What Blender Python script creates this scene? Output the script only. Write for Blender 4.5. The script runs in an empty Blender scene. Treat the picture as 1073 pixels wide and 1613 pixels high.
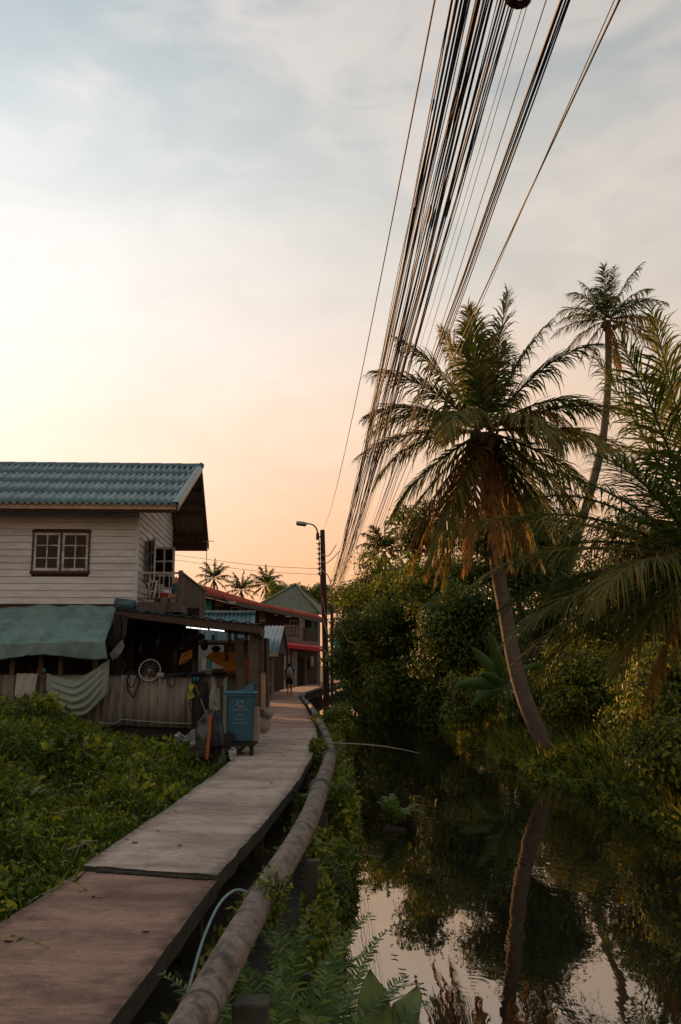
import bpy, math, random
import numpy as np
from mathutils import Vector, Matrix, noise as mnoise

# ------------------------------------------------------------------ camera, sky, sun, exposure
SC = bpy.context.scene
COL = SC.collection
F = 1450.0; CXP = 536.5; CYP = 806.5
PITCH = math.atan((1046 - CYP) / F); CT, ST = math.cos(PITCH), math.sin(PITCH)
CZ = 2.5
cam_d = bpy.data.cameras.new('camera'); cam = bpy.data.objects.new('camera', cam_d); COL.objects.link(cam)
cam.location = (0, 0, CZ); cam.rotation_euler = (math.pi / 2 + PITCH, 0, 0)
cam_d.sensor_fit = 'HORIZONTAL'; cam_d.sensor_width = 36; cam_d.lens = F / 1073 * 36
cam_d.clip_start = 0.05; cam_d.clip_end = 3000
SC.camera = cam
SUN_AZ = math.radians(-40); SUN_EL = math.radians(9)      # azimuth from the view direction (+Y), to the left
SD = Vector((math.sin(SUN_AZ) * math.cos(SUN_EL), math.cos(SUN_AZ) * math.cos(SUN_EL), math.sin(SUN_EL)))
sl = bpy.data.lights.new('sun', 'SUN'); so = bpy.data.objects.new('sun', sl); COL.objects.link(so)
sl.energy = 5.0; sl.angle = math.radians(0.6); sl.color = (1.0, 0.50, 0.18)
so.rotation_euler = SD.to_track_quat('Z', 'Y').to_euler(); so.location = (-30, 30, 30)

W = bpy.data.worlds.new('World'); SC.world = W; W.use_nodes = True
def build_sky():
    nt = W.node_tree; N = nt.nodes; L = nt.links
    N.clear()
    out = N.new('ShaderNodeOutputWorld'); bg = N.new('ShaderNodeBackground'); L.new(bg.outputs[0], out.inputs[0])
    bg.inputs[1].default_value = 0.1
    sky = N.new('ShaderNodeTexSky'); sky.sky_type = 'NISHITA'; sky.sun_disc = False
    sky.sun_elevation = SUN_EL; sky.sun_rotation = SUN_AZ % (2 * math.pi)
    sky.air_density = 1.2; sky.dust_density = 2.5; sky.ozone_density = 1.0
    tc = N.new('ShaderNodeTexCoord'); nrm = N.new('ShaderNodeVectorMath'); nrm.operation = 'NORMALIZE'
    L.new(tc.outputs['Generated'], nrm.inputs[0])
    sep = N.new('ShaderNodeSeparateXYZ'); L.new(nrm.outputs[0], sep.inputs[0])
    def math_(op, a, b=None, clamp=False):
        m = N.new('ShaderNodeMath'); m.operation = op; m.use_clamp = clamp
        for i, q in enumerate((a, b)):
            if q is None: continue
            if isinstance(q, (int, float)): m.inputs[i].default_value = q
            else: L.new(q, m.inputs[i])
        return m.outputs[0]
    # large soft displacement of the cloud deck
    mp = N.new('ShaderNodeMapping'); L.new(nrm.outputs[0], mp.inputs[0]); mp.inputs['Scale'].default_value = (1.0, 1.0, 2.3)
    mp.inputs['Rotation'].default_value = (0.0, math.radians(28), math.radians(20))
    n1 = N.new('ShaderNodeTexNoise'); L.new(mp.outputs[0], n1.inputs[0]); n1.inputs['Scale'].default_value = 2.6
    n1.inputs['Detail'].default_value = 5; n1.inputs['Roughness'].default_value = 0.48; n1.inputs['Distortion'].default_value = 0.5
    n2 = N.new('ShaderNodeTexNoise'); L.new(mp.outputs[0], n2.inputs[0]); n2.inputs['Scale'].default_value = 6.5
    n2.inputs['Detail'].default_value = 7; n2.inputs['Roughness'].default_value = 0.55; n2.inputs['Distortion'].default_value = 0.9
    e = math_('ADD', sep.outputs[2], math_('MULTIPLY', math_('SUBTRACT', n1.outputs[0], 0.5), -0.22))
    ramp = N.new('ShaderNodeValToRGB'); L.new(math_('MULTIPLY', math_('ADD', e, 0.1), 1 / 1.1), ramp.inputs[0])
    cr = ramp.color_ramp; cr.interpolation = 'B_SPLINE'
    stops = [(0.00, (.38, .22, .12)), (0.10, (.74, .355, .165)), (0.18, (.76, .40, .20)), (0.305, (.75, .51, .345)), (0.42, (.64, .555, .475)),
             (0.55, (.48, .475, .45)), (0.655, (.295, .335, .355)), (0.80, (.33, .385, .435)), (1.0, (.37, .435, .515))]
    cr.elements[0].position = 0; cr.elements[0].color = (*stops[0][1], 1)
    cr.elements[1].position = 1; cr.elements[1].color = (*stops[-1][1], 1)
    for p, c in stops[1:-1]:
        el = cr.elements.new(p); el.color = (*c, 1)
    # thin pinkish veils of cloud over the blue-grey upper sky
    veil = N.new('ShaderNodeMapRange'); veil.interpolation_type = 'SMOOTHSTEP'; L.new(math_('ADD', math_('MULTIPLY', n1.outputs[0], .65), math_('MULTIPLY', n2.outputs[0], .35)), veil.inputs[0]); veil.inputs['From Min'].default_value = .44; veil.inputs['From Max'].default_value = .60; veil.inputs['To Max'].default_value = .62
    up_ = N.new('ShaderNodeMapRange'); up_.interpolation_type = 'SMOOTHSTEP'; L.new(sep.outputs[2], up_.inputs[0]); up_.inputs['From Min'].default_value = .16; up_.inputs['From Max'].default_value = .50
    vm = N.new('ShaderNodeMix'); vm.data_type = 'RGBA'; L.new(math_('MULTIPLY', veil.outputs[0], up_.outputs[0]), vm.inputs['Factor']); L.new(ramp.outputs[0], vm.inputs['A']); vm.inputs['B'].default_value = (.59, .515, .465, 1)
    # brighter sky towards the sun, dimmer away from it
    gd = Vector((math.sin(math.radians(-25)) * math.cos(math.radians(18)), math.cos(math.radians(-25)) * math.cos(math.radians(18)), math.sin(math.radians(18))))
    dot = N.new('ShaderNodeVectorMath'); dot.operation = 'DOT_PRODUCT'; L.new(nrm.outputs[0], dot.inputs[0]); dot.inputs[1].default_value = gd
    half = math_('MULTIPLY', math_('ADD', dot.outputs['Value'], 1.0), 0.5)
    broad = math_('ADD', 0.72, math_('MULTIPLY', math_('POWER', half, 4.0), 0.30))
    tight = math_('MULTIPLY', math_('POWER', half, 32.0), 0.27)
    cl = math_('ADD', 1.0, math_('ADD', math_('MULTIPLY', math_('SUBTRACT', n2.outputs[0], 0.5), 0.30), math_('MULTIPLY', math_('SUBTRACT', n1.outputs[0], 0.5), 0.20)))
    k = math_('MULTIPLY', broad, cl)
    mul = N.new('ShaderNodeVectorMath'); mul.operation = 'SCALE'; L.new(vm.outputs['Result'], mul.inputs[0]); L.new(math_('MULTIPLY', k, 10.0), mul.inputs['Scale'])
    gl = N.new('ShaderNodeVectorMath'); gl.operation = 'SCALE'; gl.inputs[0].default_value = (6.0, 8.0, 9.4); L.new(tight, gl.inputs['Scale'])
    add = N.new('ShaderNodeVectorMath'); add.operation = 'ADD'; L.new(mul.outputs[0], add.inputs[0]); L.new(gl.outputs[0], add.inputs[1])
    mix = N.new('ShaderNodeMix'); mix.data_type = 'RGBA'; mix.inputs['Factor'].default_value = 0.94
    L.new(sky.outputs[0], mix.inputs['A']); L.new(add.outputs[0], mix.inputs['B'])
    L.new(mix.outputs['Result'], bg.inputs[0])
build_sky()
vs = SC.view_settings; vs.view_transform = 'Standard'; vs.look = 'None'; vs.exposure = 0.48; vs.gamma = 1.0; vs.use_curve_mapping = False
SC.cycles.max_bounces = 8; SC.cycles.transparent_max_bounces = 8; SC.cycles.use_denoising = True

# ------------------------------------------------------------------ helpers
rnd = random.Random(7)
def V(*a): return Vector(a if len(a) == 3 else a[0])
def ray(x, y):
    u = (x - CXP) / F; v = (CYP - y) / F
    return u, CT - v * ST, ST + v * CT
def P(x, y, Y):
    a = ray(x, y); k = Y / a[1]; return Vector((a[0] * k, Y, CZ + a[2] * k))
def G(x, y, z):
    a = ray(x, y); k = (z - CZ) / a[2]; return Vector((a[0] * k, a[1] * k, z))
def nz(x, y=0.0, z=0.0): return mnoise.noise(Vector((x, y, z)))
def smooth01(t): t = max(0.0, min(1.0, t)); return t * t * (3 - 2 * t)
def lerp_tab(tab, y):
    if y <= tab[0][0]: return tab[0][1]
    for (a, b), (c, d) in zip(tab, tab[1:]):
        if y <= c: return b + (d - b) * (y - a) / (c - a)
    return tab[-1][1]
BASE = {}
def tag(o, label=None, cat=None, group=None, kind=None):
    if label: o['label'] = label
    if cat: o['category'] = cat
    if group: o['group'] = group
    if kind: o['kind'] = kind
    return o
def thing(name, label, cat, base, group=None):
    o = bpy.data.objects.new(name, None); COL.objects.link(o); o.location = base; o.empty_display_size = 0.2
    BASE[o.name] = Vector(base); return tag(o, label, cat, group)
def link_mesh(name, me, mat, parent=None, base=None):
    """me has world coordinates; move it to its parent's (or its own) base."""
    if parent is not None: b = BASE[parent.name]
    else: b = Vector(base) if base is not None else None
    n = len(me.vertices); co = np.empty(n * 3, np.float32); me.vertices.foreach_get('co', co); co = co.reshape(-1, 3)
    if b is None:
        lo, hi = co.min(0), co.max(0); b = Vector(((lo[0] + hi[0]) / 2, (lo[1] + hi[1]) / 2, float(lo[2])))
    co -= np.array(b, np.float32); me.vertices.foreach_set('co', co.ravel()); me.update()
    o = bpy.data.objects.new(name, me); COL.objects.link(o)
    if parent is not None: o.parent = parent
    else: o.location = b
    BASE[o.name] = b
    if mat is not None and not me.materials: me.materials.append(mat)
    return o
def place(name, me, M, parent, mat=None):
    """shared mesh data me in its own local frame, set by world matrix M under parent."""
    o = bpy.data.objects.new(name, me); COL.objects.link(o)
    o.parent = parent
    o.matrix_local = Matrix.Translation(-BASE[parent.name]) @ M
    BASE[o.name] = BASE[parent.name]
    return o
class MB:
    def __init__(s): s.v = []; s.f = []; s.flat = set()
    def add(s, vs_, fs):
        k = len(s.v); s.v += [tuple(p) for p in vs_]; s.f += [tuple(i + k for i in f) for f in fs]; return s
    def hexa(s, c): return s.add(c, [(0, 3, 2, 1), (4, 5, 6, 7), (0, 1, 5, 4), (1, 2, 6, 5), (2, 3, 7, 6), (3, 0, 4, 7)])
    def box(s, lo, hi, M=None):
        c = [Vector((x, y, z)) for z in (lo[2], hi[2]) for x, y in ((lo[0], lo[1]), (hi[0], lo[1]), (hi[0], hi[1]), (lo[0], hi[1]))]
        if M is not None: c = [M @ q for q in c]
        return s.hexa(c)
    def beam(s, a, b, w, h=None, up=(0, 0, 1), w2=None, h2=None):
        a, b = Vector(a), Vector(b); h = h or w; w2 = w2 or w; h2 = h2 or h; d = (b - a).normalized(); up = Vector(up)
        if abs(d.dot(up)) > 0.98: up = Vector((0, 1, 0))
        x = d.cross(up).normalized(); y = x.cross(d)
        c = []
        for p, ww, hh in ((a, w, h), (b, w2, h2)):
            c += [p - x * ww / 2 - y * hh / 2, p + x * ww / 2 - y * hh / 2, p + x * ww / 2 + y * hh / 2, p - x * ww / 2 + y * hh / 2]
        return s.hexa(c)
    def tube(s, pts, r, n=8, cap=True, flat=1.0):
        pts = [Vector(p) for p in pts]; m = len(pts); rr = r if isinstance(r, (list, tuple)) else [r] * m
        k = len(s.v); ref = None
        for i, p in enumerate(pts):
            d = (pts[min(i + 1, m - 1)] - pts[max(i - 1, 0)]).normalized()
            if ref is None: ref = Vector((0, 0, 1)) if abs(d.z) < 0.9 else Vector((1, 0, 0))
            x = d.cross(ref).normalized(); y = x.cross(d).normalized(); ref = y
            for j in range(n):
                a = 2 * math.pi * j / n; s.v.append(tuple(p + (x * math.cos(a) + y * math.sin(a) * flat) * rr[i]))
        for i in range(m - 1):
            for j in range(n):
                a = k + i * n + j; b = k + i * n + (j + 1) % n; s.f.append((a, b, b + n, a + n))
        if cap: s.f.append(tuple(k + j for j in range(n - 1, -1, -1))); s.f.append(tuple(k + (m - 1) * n + j for j in range(n)))
        return s
    def grid(s, pts, nu, nv, closed=False):
        """pts nu rows of nv points"""
        k = len(s.v); s.v += [tuple(p) for p in pts]
        for i in range(nu - 1):
            for j in range(nv - 1):
                a = k + i * nv + j; s.f.append((a, a + 1, a + nv + 1, a + nv))
        return s
    def slab(s, pts, nu, nv, off):
        """a grid with thickness: second sheet offset by vector off, edges closed"""
        off = Vector(off); k = len(s.v); n = nu * nv
        s.v += [tuple(p) for p in pts]; s.v += [tuple(Vector(p) + off) for p in pts]
        for i in range(nu - 1):
            for j in range(nv - 1):
                a = k + i * nv + j; s.f.append((a, a + 1, a + nv + 1, a + nv)); b = a + n; s.f.append((b, b + nv, b + nv + 1, b + 1))
        ring = [j for j in range(nv)] + [i * nv + nv - 1 for i in range(1, nu)] + [(nu - 1) * nv + j for j in range(nv - 2, -1, -1)] + [i * nv for i in range(nu - 2, 0, -1)]
        for a, b in zip(ring, ring[1:] + ring[:1]): s.flat.add(len(s.f)); s.f.append((k + b, k + a, k + a + n, k + b + n))
        return s
    def ellip(s, c, r, nu=6, nv=10, M=None):
        c = Vector(c); k = len(s.v); pts = []
        for i in range(nu + 1):
            a = math.pi * i / nu
            for j in range(nv):
                b = 2 * math.pi * j / nv; q = Vector((math.sin(a) * math.cos(b) * r[0], math.sin(a) * math.sin(b) * r[1], -math.cos(a) * r[2]))
                pts.append(tuple(c + (M @ q if M is not None else q)))
        s.v += pts
        for i in range(nu):
            for j in range(nv):
                a = k + i * nv + j; b = k + i * nv + (j + 1) % nv; s.f.append((a, b, b + nv, a + nv))
        return s
    def mesh(s, name, smooth=False, mat=None):
        me = bpy.data.meshes.new(name); me.from_pydata(s.v, [], s.f); me.update()
        if smooth: me.polygons.foreach_set('use_smooth', [i not in s.flat for i in range(len(me.polygons))])
        if mat is not None: me.materials.append(mat)
        return me
    def build(s, name, mat, parent=None, smooth=False, base=None):
        return link_mesh(name, s.mesh(name, smooth), mat, parent, base)
def np_mesh(name, v, f, mat=None, smooth=False):
    v = np.asarray(v, np.float32).reshape(-1, 3); f = np.asarray(f, np.int32); nf, k = f.shape
    me = bpy.data.meshes.new(name); me.vertices.add(len(v)); me.vertices.foreach_set('co', v.ravel())
    me.loops.add(nf * k); me.loops.foreach_set('vertex_index', f.ravel()); me.polygons.add(nf)
    me.polygons.foreach_set('loop_start', np.arange(nf, dtype=np.int32) * k)
    me.update(calc_edges=True)
    if smooth: me.polygons.foreach_set('use_smooth', [True] * nf)
    if mat is not None: me.materials.append(mat)
    return me

# ------------------------------------------------------------------ materials
def nodes(name):
    m = bpy.data.materials.new(name); m.use_nodes = True; nt = m.node_tree
    return m, nt, nt.nodes, nt.links, nt.nodes['Principled BSDF']
def surf(name, c1, c2=None, rough=0.8, scale=6.0, stretch=(1, 1, 1), bump=0.15, dirt=None, dirt_scale=1.5, dirt_amt=0.5, spec=0.3, metal=0.0, dirt_stretch=(1, 1, 1), detail=6, objrand=0.0, coords='Object', bdist=0.01):
    """two-tone noise, blotchy dirt, fine relief"""
    m, nt, N, L, b = nodes(name); c2 = c2 or tuple(q * 0.7 for q in c1)
    tc = N.new('ShaderNodeTexCoord'); mp = N.new('ShaderNodeMapping'); L.new(tc.outputs[coords], mp.inputs[0]); mp.inputs['Scale'].default_value = stretch
    n = N.new('ShaderNodeTexNoise'); L.new(mp.outputs[0], n.inputs[0]); n.inputs['Scale'].default_value = scale; n.inputs['Detail'].default_value = detail; n.inputs['Roughness'].default_value = 0.65
    rp = N.new('ShaderNodeValToRGB'); L.new(n.outputs[0], rp.inputs[0]); rp.color_ramp.elements[0].position = 0.3; rp.color_ramp.elements[1].position = 0.7
    rp.color_ramp.elements[0].color = (*c2, 1); rp.color_ramp.elements[1].color = (*c1, 1); col = rp.outputs[0]
    if dirt:
        mp2 = N.new('ShaderNodeMapping'); L.new(tc.outputs[coords], mp2.inputs[0]); mp2.inputs['Scale'].default_value = dirt_stretch
        n2 = N.new('ShaderNodeTexNoise'); L.new(mp2.outputs[0], n2.inputs[0]); n2.inputs['Scale'].default_value = dirt_scale; n2.inputs['Detail'].default_value = 8; n2.inputs['Roughness'].default_value = 0.7
        r2 = N.new('ShaderNodeValToRGB'); L.new(n2.outputs[0], r2.inputs[0]); r2.color_ramp.elements[0].position = 0.45; r2.color_ramp.elements[1].position = 0.68
        r2.color_ramp.elements[0].color = (0, 0, 0, 1); r2.color_ramp.elements[1].color = (dirt_amt,) * 3 + (1,)
        mx = N.new('ShaderNodeMix'); mx.data_type = 'RGBA'; L.new(r2.outputs[0], mx.inputs['Factor']); L.new(col, mx.inputs['A']); mx.inputs['B'].default_value = (*dirt, 1); col = mx.outputs['Result']
    if objrand:
        oi = N.new('ShaderNodeObjectInfo'); mr = N.new('ShaderNodeMapRange'); L.new(oi.outputs['Random'], mr.inputs[0]); mr.inputs['To Min'].default_value = 1 - objrand; mr.inputs['To Max'].default_value = 1 + objrand
        sc = N.new('ShaderNodeVectorMath'); sc.operation = 'SCALE'; L.new(col, sc.inputs[0]); L.new(mr.outputs[0], sc.inputs['Scale']); col = sc.outputs[0]
    L.new(col, b.inputs['Base Color']); b.inputs['Roughness'].default_value = rough; b.inputs['Specular IOR Level'].default_value = spec; b.inputs['Metallic'].default_value = metal
    if bump:
        bp = N.new('ShaderNodeBump'); bp.inputs['Strength'].default_value = bump; bp.inputs['Distance'].default_value = bdist; L.new(n.outputs[0], bp.inputs['Height']); L.new(bp.outputs[0], b.inputs['Normal'])
    return m
def leafmat(name, cols, trans=0.35, rough=0.5, spec=0.25, nscale=0.8, namp=1.3):
    m, nt, N, L, b = nodes(name)
    g = N.new('ShaderNodeNewGeometry'); tc = N.new('ShaderNodeTexCoord'); n = N.new('ShaderNodeTexNoise'); L.new(tc.outputs['Object'], n.inputs[0]); n.inputs['Scale'].default_value = nscale; n.inputs['Detail'].default_value = 3
    a = N.new('ShaderNodeMath'); a.operation = 'MULTIPLY_ADD'; L.new(n.outputs[0], a.inputs[0]); a.inputs[1].default_value = namp; a.inputs[2].default_value = -namp / 2
    s = N.new('ShaderNodeMath'); s.operation = 'ADD'; L.new(g.outputs['Random Per Island'], s.inputs[0]); L.new(a.outputs[0], s.inputs[1])
    rp = N.new('ShaderNodeValToRGB'); L.new(s.outputs[0], rp.inputs[0]); cr = rp.color_ramp
    k = len(cols); cr.elements[0].color = (*cols[0], 1); cr.elements[1].color = (*cols[-1], 1)
    for i in range(1, k - 1): cr.elements.new(i / (k - 1)).color = (*cols[i], 1)
    L.new(rp.outputs[0], b.inputs['Base Color']); b.inputs['Roughness'].default_value = rough; b.inputs['Specular IOR Level'].default_value = spec
    if trans:
        t = N.new('ShaderNodeBsdfTranslucent'); sc = N.new('ShaderNodeVectorMath'); sc.operation = 'MULTIPLY'; L.new(rp.outputs[0], sc.inputs[0]); sc.inputs[1].default_value = (1.35, 1.25, 0.6); L.new(sc.outputs[0], t.inputs[0])
        mx = N.new('ShaderNodeMixShader'); mx.inputs[0].default_value = trans; L.new(b.outputs[0], mx.inputs[1]); L.new(t.outputs[0], mx.inputs[2]); L.new(mx.outputs[0], N['Material Output'].inputs[0])
    return m
def plain(name, c, rough=0.5, spec=0.4, metal=0.0, emit=0.0):
    m, nt, N, L, b = nodes(name); b.inputs['Base Color'].default_value = (*c, 1); b.inputs['Roughness'].default_value = rough; b.inputs['Specular IOR Level'].default_value = spec; b.inputs['Metallic'].default_value = metal
    if emit: b.inputs['Emission Color'].default_value = (*c, 1); b.inputs['Emission Strength'].default_value = emit
    return m
M = {}
M['paint_white'] = surf('weathered_white_paint', (.66, .675, .69), (.56, .57, .58), .7, 3, (1, 1, 12), .1, dirt=(.24, .19, .15), dirt_scale=1.6, dirt_amt=.5, dirt_stretch=(.5, .5, 2.5), objrand=.07)
M['peel'] = surf('peeling_white_wood', (.64, .65, .64), (.48, .48, .46), .7, 14, (1, 1, 3), .3, dirt=(.12, .09, .07), dirt_scale=6, dirt_amt=.9)
M['brown_wood'] = surf('dark_brown_wood', (.085, .05, .035), (.04, .025, .018), .75, 9, (1, 1, 5), .3)
M['grey_wood'] = surf('weathered_grey_wood', (.15, .125, .10), (.07, .058, .048), .85, 8, (6, 6, .7), .5, dirt=(.03, .025, .02), dirt_scale=3, dirt_amt=.6, objrand=.15)
M['black_wood'] = surf('near_black_wood', (.035, .028, .023), (.014, .012, .01), .9, 7, (5, 5, .7), .4)  # near-black brown wood with a fine grain
M['trim'] = surf('faded_peach_trim', (.50, .36, .27), (.36, .25, .18), .75, 8, (1, 1, 1), .2, dirt=(.12, .08, .06), dirt_scale=4, dirt_amt=.6)
M['teal_tile'] = surf('glazed_teal_roof_tile', (.105, .20, .215), (.06, .135, .15), .42, 5, (1, 1, 1), .15, dirt=(.045, .05, .045), dirt_scale=2.5, dirt_amt=.7, spec=.5, objrand=.14)
M['teal_ridge'] = surf('teal_ridge_cap', (.045, .105, .14), (.03, .075, .1), .45, 5, bump=.15, spec=.5, objrand=.1)
M['tile_under'] = surf('roof_sheet_underside', (.20, .16, .13), (.12, .09, .075), .9, 5, bump=.15)
M['tarp'] = surf('green_tarpaulin', (.205, .325, .305), (.13, .222, .207), .6, 6, (1, 1, 1), .35, dirt=(.075, .105, .097), dirt_scale=2.2, dirt_amt=.75, bdist=.03)
M['fibro'] = surf('grey_fibre_cement_sheet', (.30, .275, .24), (.19, .172, .148), .9, 5, (3, 3, .5), .3, dirt=(.045, .035, .028), dirt_scale=2.2, dirt_amt=.75, dirt_stretch=(3, 3, .5))
M['cloth_white'] = surf('off_white_cloth', (.45, .46, .43), (.36, .37, .35), .95, 20, bump=.1)
M['cloth_green'] = surf('pale_green_cloth', (.27, .33, .28), (.20, .25, .215), .95, 12, bump=.15)
M['cloth_grey'] = surf('grey_cloth', (.30, .30, .28), (.20, .20, .19), .95, 12, bump=.2)
M['cloth_dark'] = surf('charcoal_sheet', (.075, .078, .082), (.045, .047, .05), .75, 8, bump=.3, dirt=(.12, .11, .1), dirt_scale=3, dirt_amt=.4)
def brushed(name, light, mid, dark, amt):
    """broom-finished concrete: fine streaks across, worn light patches, dark blotches and specks"""
    m, nt, N, L, b = nodes(name); tc = N.new('ShaderNodeTexCoord')
    def nse(st, sc, det, ro=.65, dist=0.0):
        mp = N.new('ShaderNodeMapping'); L.new(tc.outputs['Object'], mp.inputs[0]); mp.inputs['Scale'].default_value = st
        n = N.new('ShaderNodeTexNoise'); L.new(mp.outputs[0], n.inputs[0]); n.inputs['Scale'].default_value = sc; n.inputs['Detail'].default_value = det; n.inputs['Roughness'].default_value = ro; n.inputs['Distortion'].default_value = dist; return n.outputs[0]
    def rng(v, a_, b_, lo=0.0, hi=1.0):
        r = N.new('ShaderNodeMapRange'); L.new(v, r.inputs[0]); r.inputs['From Min'].default_value = a_; r.inputs['From Max'].default_value = b_; r.inputs['To Min'].default_value = lo; r.inputs['To Max'].default_value = hi; return r.outputs[0]
    def mix(f, a_, b_):
        x = N.new('ShaderNodeMix'); x.data_type = 'RGBA'; L.new(f, x.inputs['Factor'])
        for i, q in (('A', a_), ('B', b_)):
            if isinstance(q, tuple): x.inputs[i].default_value = (*q, 1)
            else: L.new(q, x.inputs[i])
        return x.outputs['Result']
    streak = nse((1.2, 12, 1), 5.5, 8, .8); fine = nse((3.5, 60, 1), 5, 3, .8); blot = nse((1, 1.15, 1), 2.1, 9, .72, .5); band = nse((.5, 1.6, 1), .75, 9, .7, .4); speck = nse((1, 1, 1), 55, 3, .7); pit = nse((1, 1, 1), 26, 4, .7)
    c = mix(rng(streak, .38, .64), mid, light); c = mix(rng(blot, .46, .66, 0, amt), c, dark); c = mix(rng(band, .47, .66, 0, amt * .9), c, tuple(q * .8 for q in dark)); c = mix(rng(fine, .46, .66, 0, .55), c, tuple(q * .7 for q in dark)); c = mix(rng(pit, .60, .68, 0, .6), c, tuple(q * .5 for q in dark)); c = mix(rng(speck, .66, .72, 0, .6), c, tuple(min(1, q * 1.5) for q in light))
    at = N.new('ShaderNodeAttribute'); at.attribute_name = 'margin'; mm = N.new('ShaderNodeMath'); mm.operation = 'MULTIPLY'; L.new(at.outputs['Fac'], mm.inputs[0]); L.new(rng(nse((1, 1, 1), 7, 8, .75), .36, .56), mm.inputs[1])      # grimy, gritty margins
    c = mix(mm.outputs[0], c, tuple(q * .62 for q in dark))
    L.new(c, b.inputs['Base Color']); b.inputs['Roughness'].default_value = .92; b.inputs['Specular IOR Level'].default_value = .2
    bp = N.new('ShaderNodeBump'); bp.inputs['Strength'].default_value = .6; bp.inputs['Distance'].default_value = .006; L.new(streak, bp.inputs['Height']); bp2 = N.new('ShaderNodeBump'); bp2.inputs['Strength'].default_value = .5; bp2.inputs['Distance'].default_value = .004; L.new(fine, bp2.inputs['Height']); L.new(bp.outputs[0], bp2.inputs['Normal']); L.new(bp2.outputs[0], b.inputs['Normal'])
    return m
M['concrete_red'] = brushed('brown_brushed_concrete', (.47, .285, .20), (.31, .19, .135), (.125, .083, .064), .85)
M['concrete'] = brushed('pale_brushed_concrete', (.60, .485, .39), (.43, .34, .27), (.21, .16, .13), .8)
M['concrete_dark'] = surf('dark_mottled_concrete', (.085, .074, .06), (.04, .036, .03), .9, 9, bump=.6, dirt=(.022, .026, .014), dirt_scale=4, dirt_amt=.85, detail=10)
M['pipe'] = surf('stained_pipe', (.27, .22, .178), (.12, .10, .084), .88, 22, (1, 1.2, 1), .5, dirt=(.022, .019, .018), dirt_scale=9, dirt_amt=.95, dirt_stretch=(1.0, .55, 1.0), detail=12)
M['collar'] = surf('pipe_collar_rubber', (.12, .105, .09), (.05, .045, .04), .7, 8, bump=.2)
M['mud'] = surf('dark_mud', (.05, .04, .03), (.025, .021, .016), .8, 3, bump=.5, bdist=.05)
M['soil'] = surf('leafy_soil', (.035, .04, .018), (.018, .02, .01), .95, 4, bump=.6, bdist=.05)
M['pole'] = surf('dark_concrete_pole', (.055, .047, .042), (.03, .026, .024), .85, 8, bump=.3)
M['wire'] = surf('black_cable', (.028, .018, .013), (.018, .012, .009), .5, 30, bump=.0, spec=.15, objrand=.4)
M['wire_brown'] = surf('brown_cable', (.085, .034, .019), (.05, .022, .014), .55, 30, bump=.0, spec=.15, objrand=.3)
M['black'] = surf('black_rubber', (.02, .019, .018), (.012, .012, .011), .7, 10, bump=.1)
M['metal'] = surf('dull_metal', (.30, .30, .30), (.2, .2, .2), .45, 8, bump=.05, metal=.6)
M['lampgrey'] = surf('grey_lamp_housing', (.34, .36, .36), (.26, .28, .28), .5, 8, bump=.05)
M['chrome'] = plain('bright_rim', (.36, .36, .35), .4, .5, .3)
M['bin'] = surf('blue_bin_plastic', (.013, .105, .165), (.009, .08, .13), .45, 4, bump=.08, dirt=(.03, .07, .085), dirt_scale=2, dirt_amt=.5, spec=.45)
M['print'] = plain('faded_white_print', (.30, .36, .38), .7)
M['glass'] = plain('dark_window_glass', (.012, .013, .014), .12, .22)
M['hose'] = surf('pale_teal_hose', (.24, .37, .36), (.18, .29, .28), .5, 10, bump=.05)
M['red_roof'] = surf('rusty_red_roof', (.36, .075, .042), (.24, .05, .03), .95, 4, (1, 1, 1), .2, dirt=(.10, .035, .025), dirt_scale=1.5, dirt_amt=.5, spec=.05)
M['red_wall'] = surf('dark_red_timber', (.075, .033, .026), (.04, .02, .017), .85, 5, (4, 4, .6), .3, objrand=.2)
M['green_tile'] = surf('mossy_green_roof_tile', (.115, .12, .068), (.07, .075, .045), .75, 3, bump=.3, objrand=.15)
M['pink_plaster'] = surf('faded_pink_plaster', (.22, .17, .16), (.15, .12, .115), .85, 3, bump=.1, dirt=(.06, .055, .05), dirt_scale=1.0, dirt_amt=.5)
M['dark_plaster'] = surf('grimy_wall', (.085, .075, .066), (.05, .045, .04), .9, 3, bump=.2, dirt=(.03, .028, .025), dirt_scale=1, dirt_amt=.6)
M['turquoise'] = surf('turquoise_paint', (.05, .30, .265), (.035, .22, .2), .7, 3, bump=.1, dirt=(.03, .1, .09), dirt_scale=1.5, dirt_amt=.5)
M['red_awning'] = surf('red_awning_sheet', (.42, .035, .028), (.30, .025, .02), .6, 4, bump=.1)
M['paint_pale'] = surf('pale_house_paint', (.36, .37, .36), (.27, .28, .28), .8, 3, bump=.1)
M['yellow_tarp'] = surf('ochre_plastic_sheet', (.38, .17, .02), (.22, .09, .012), .55, 6, bump=.3)
M['orange_board'] = surf('orange_red_board', (.26, .065, .022), (.16, .038, .015), .7, 6, bump=.2)
M['orange_stick'] = surf('orange_painted_stick', (.42, .13, .035), (.26, .075, .022), .6, 10, bump=.2)
M['lime'] = surf('faded_lime_cloth', (.38, .45, .05), (.26, .31, .04), .8, 10, bump=.2)
M['plasticwhite'] = surf('crumpled_white_plastic', (.42, .45, .46), (.30, .33, .34), .4, 8, bump=.4, spec=.5)
M['sack'] = surf('pale_sack', (.36, .31, .27), (.26, .22, .19), .85, 6, bump=.3)
M['tube_light'] = plain('lit_fluorescent_tube', (.95, 1.0, .95), .4, .3, 0, 1.3)
M['skin'] = surf('skin', (.36, .19, .12), (.30, .155, .10), .6, 6, bump=.05)
M['navy'] = surf('dark_clothing', (.022, .024, .032), (.014, .015, .02), .9, 10, bump=.1)
M['pack'] = surf('pale_blue_backpack', (.34, .42, .46), (.25, .32, .36), .8, 10, bump=.2)
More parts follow.
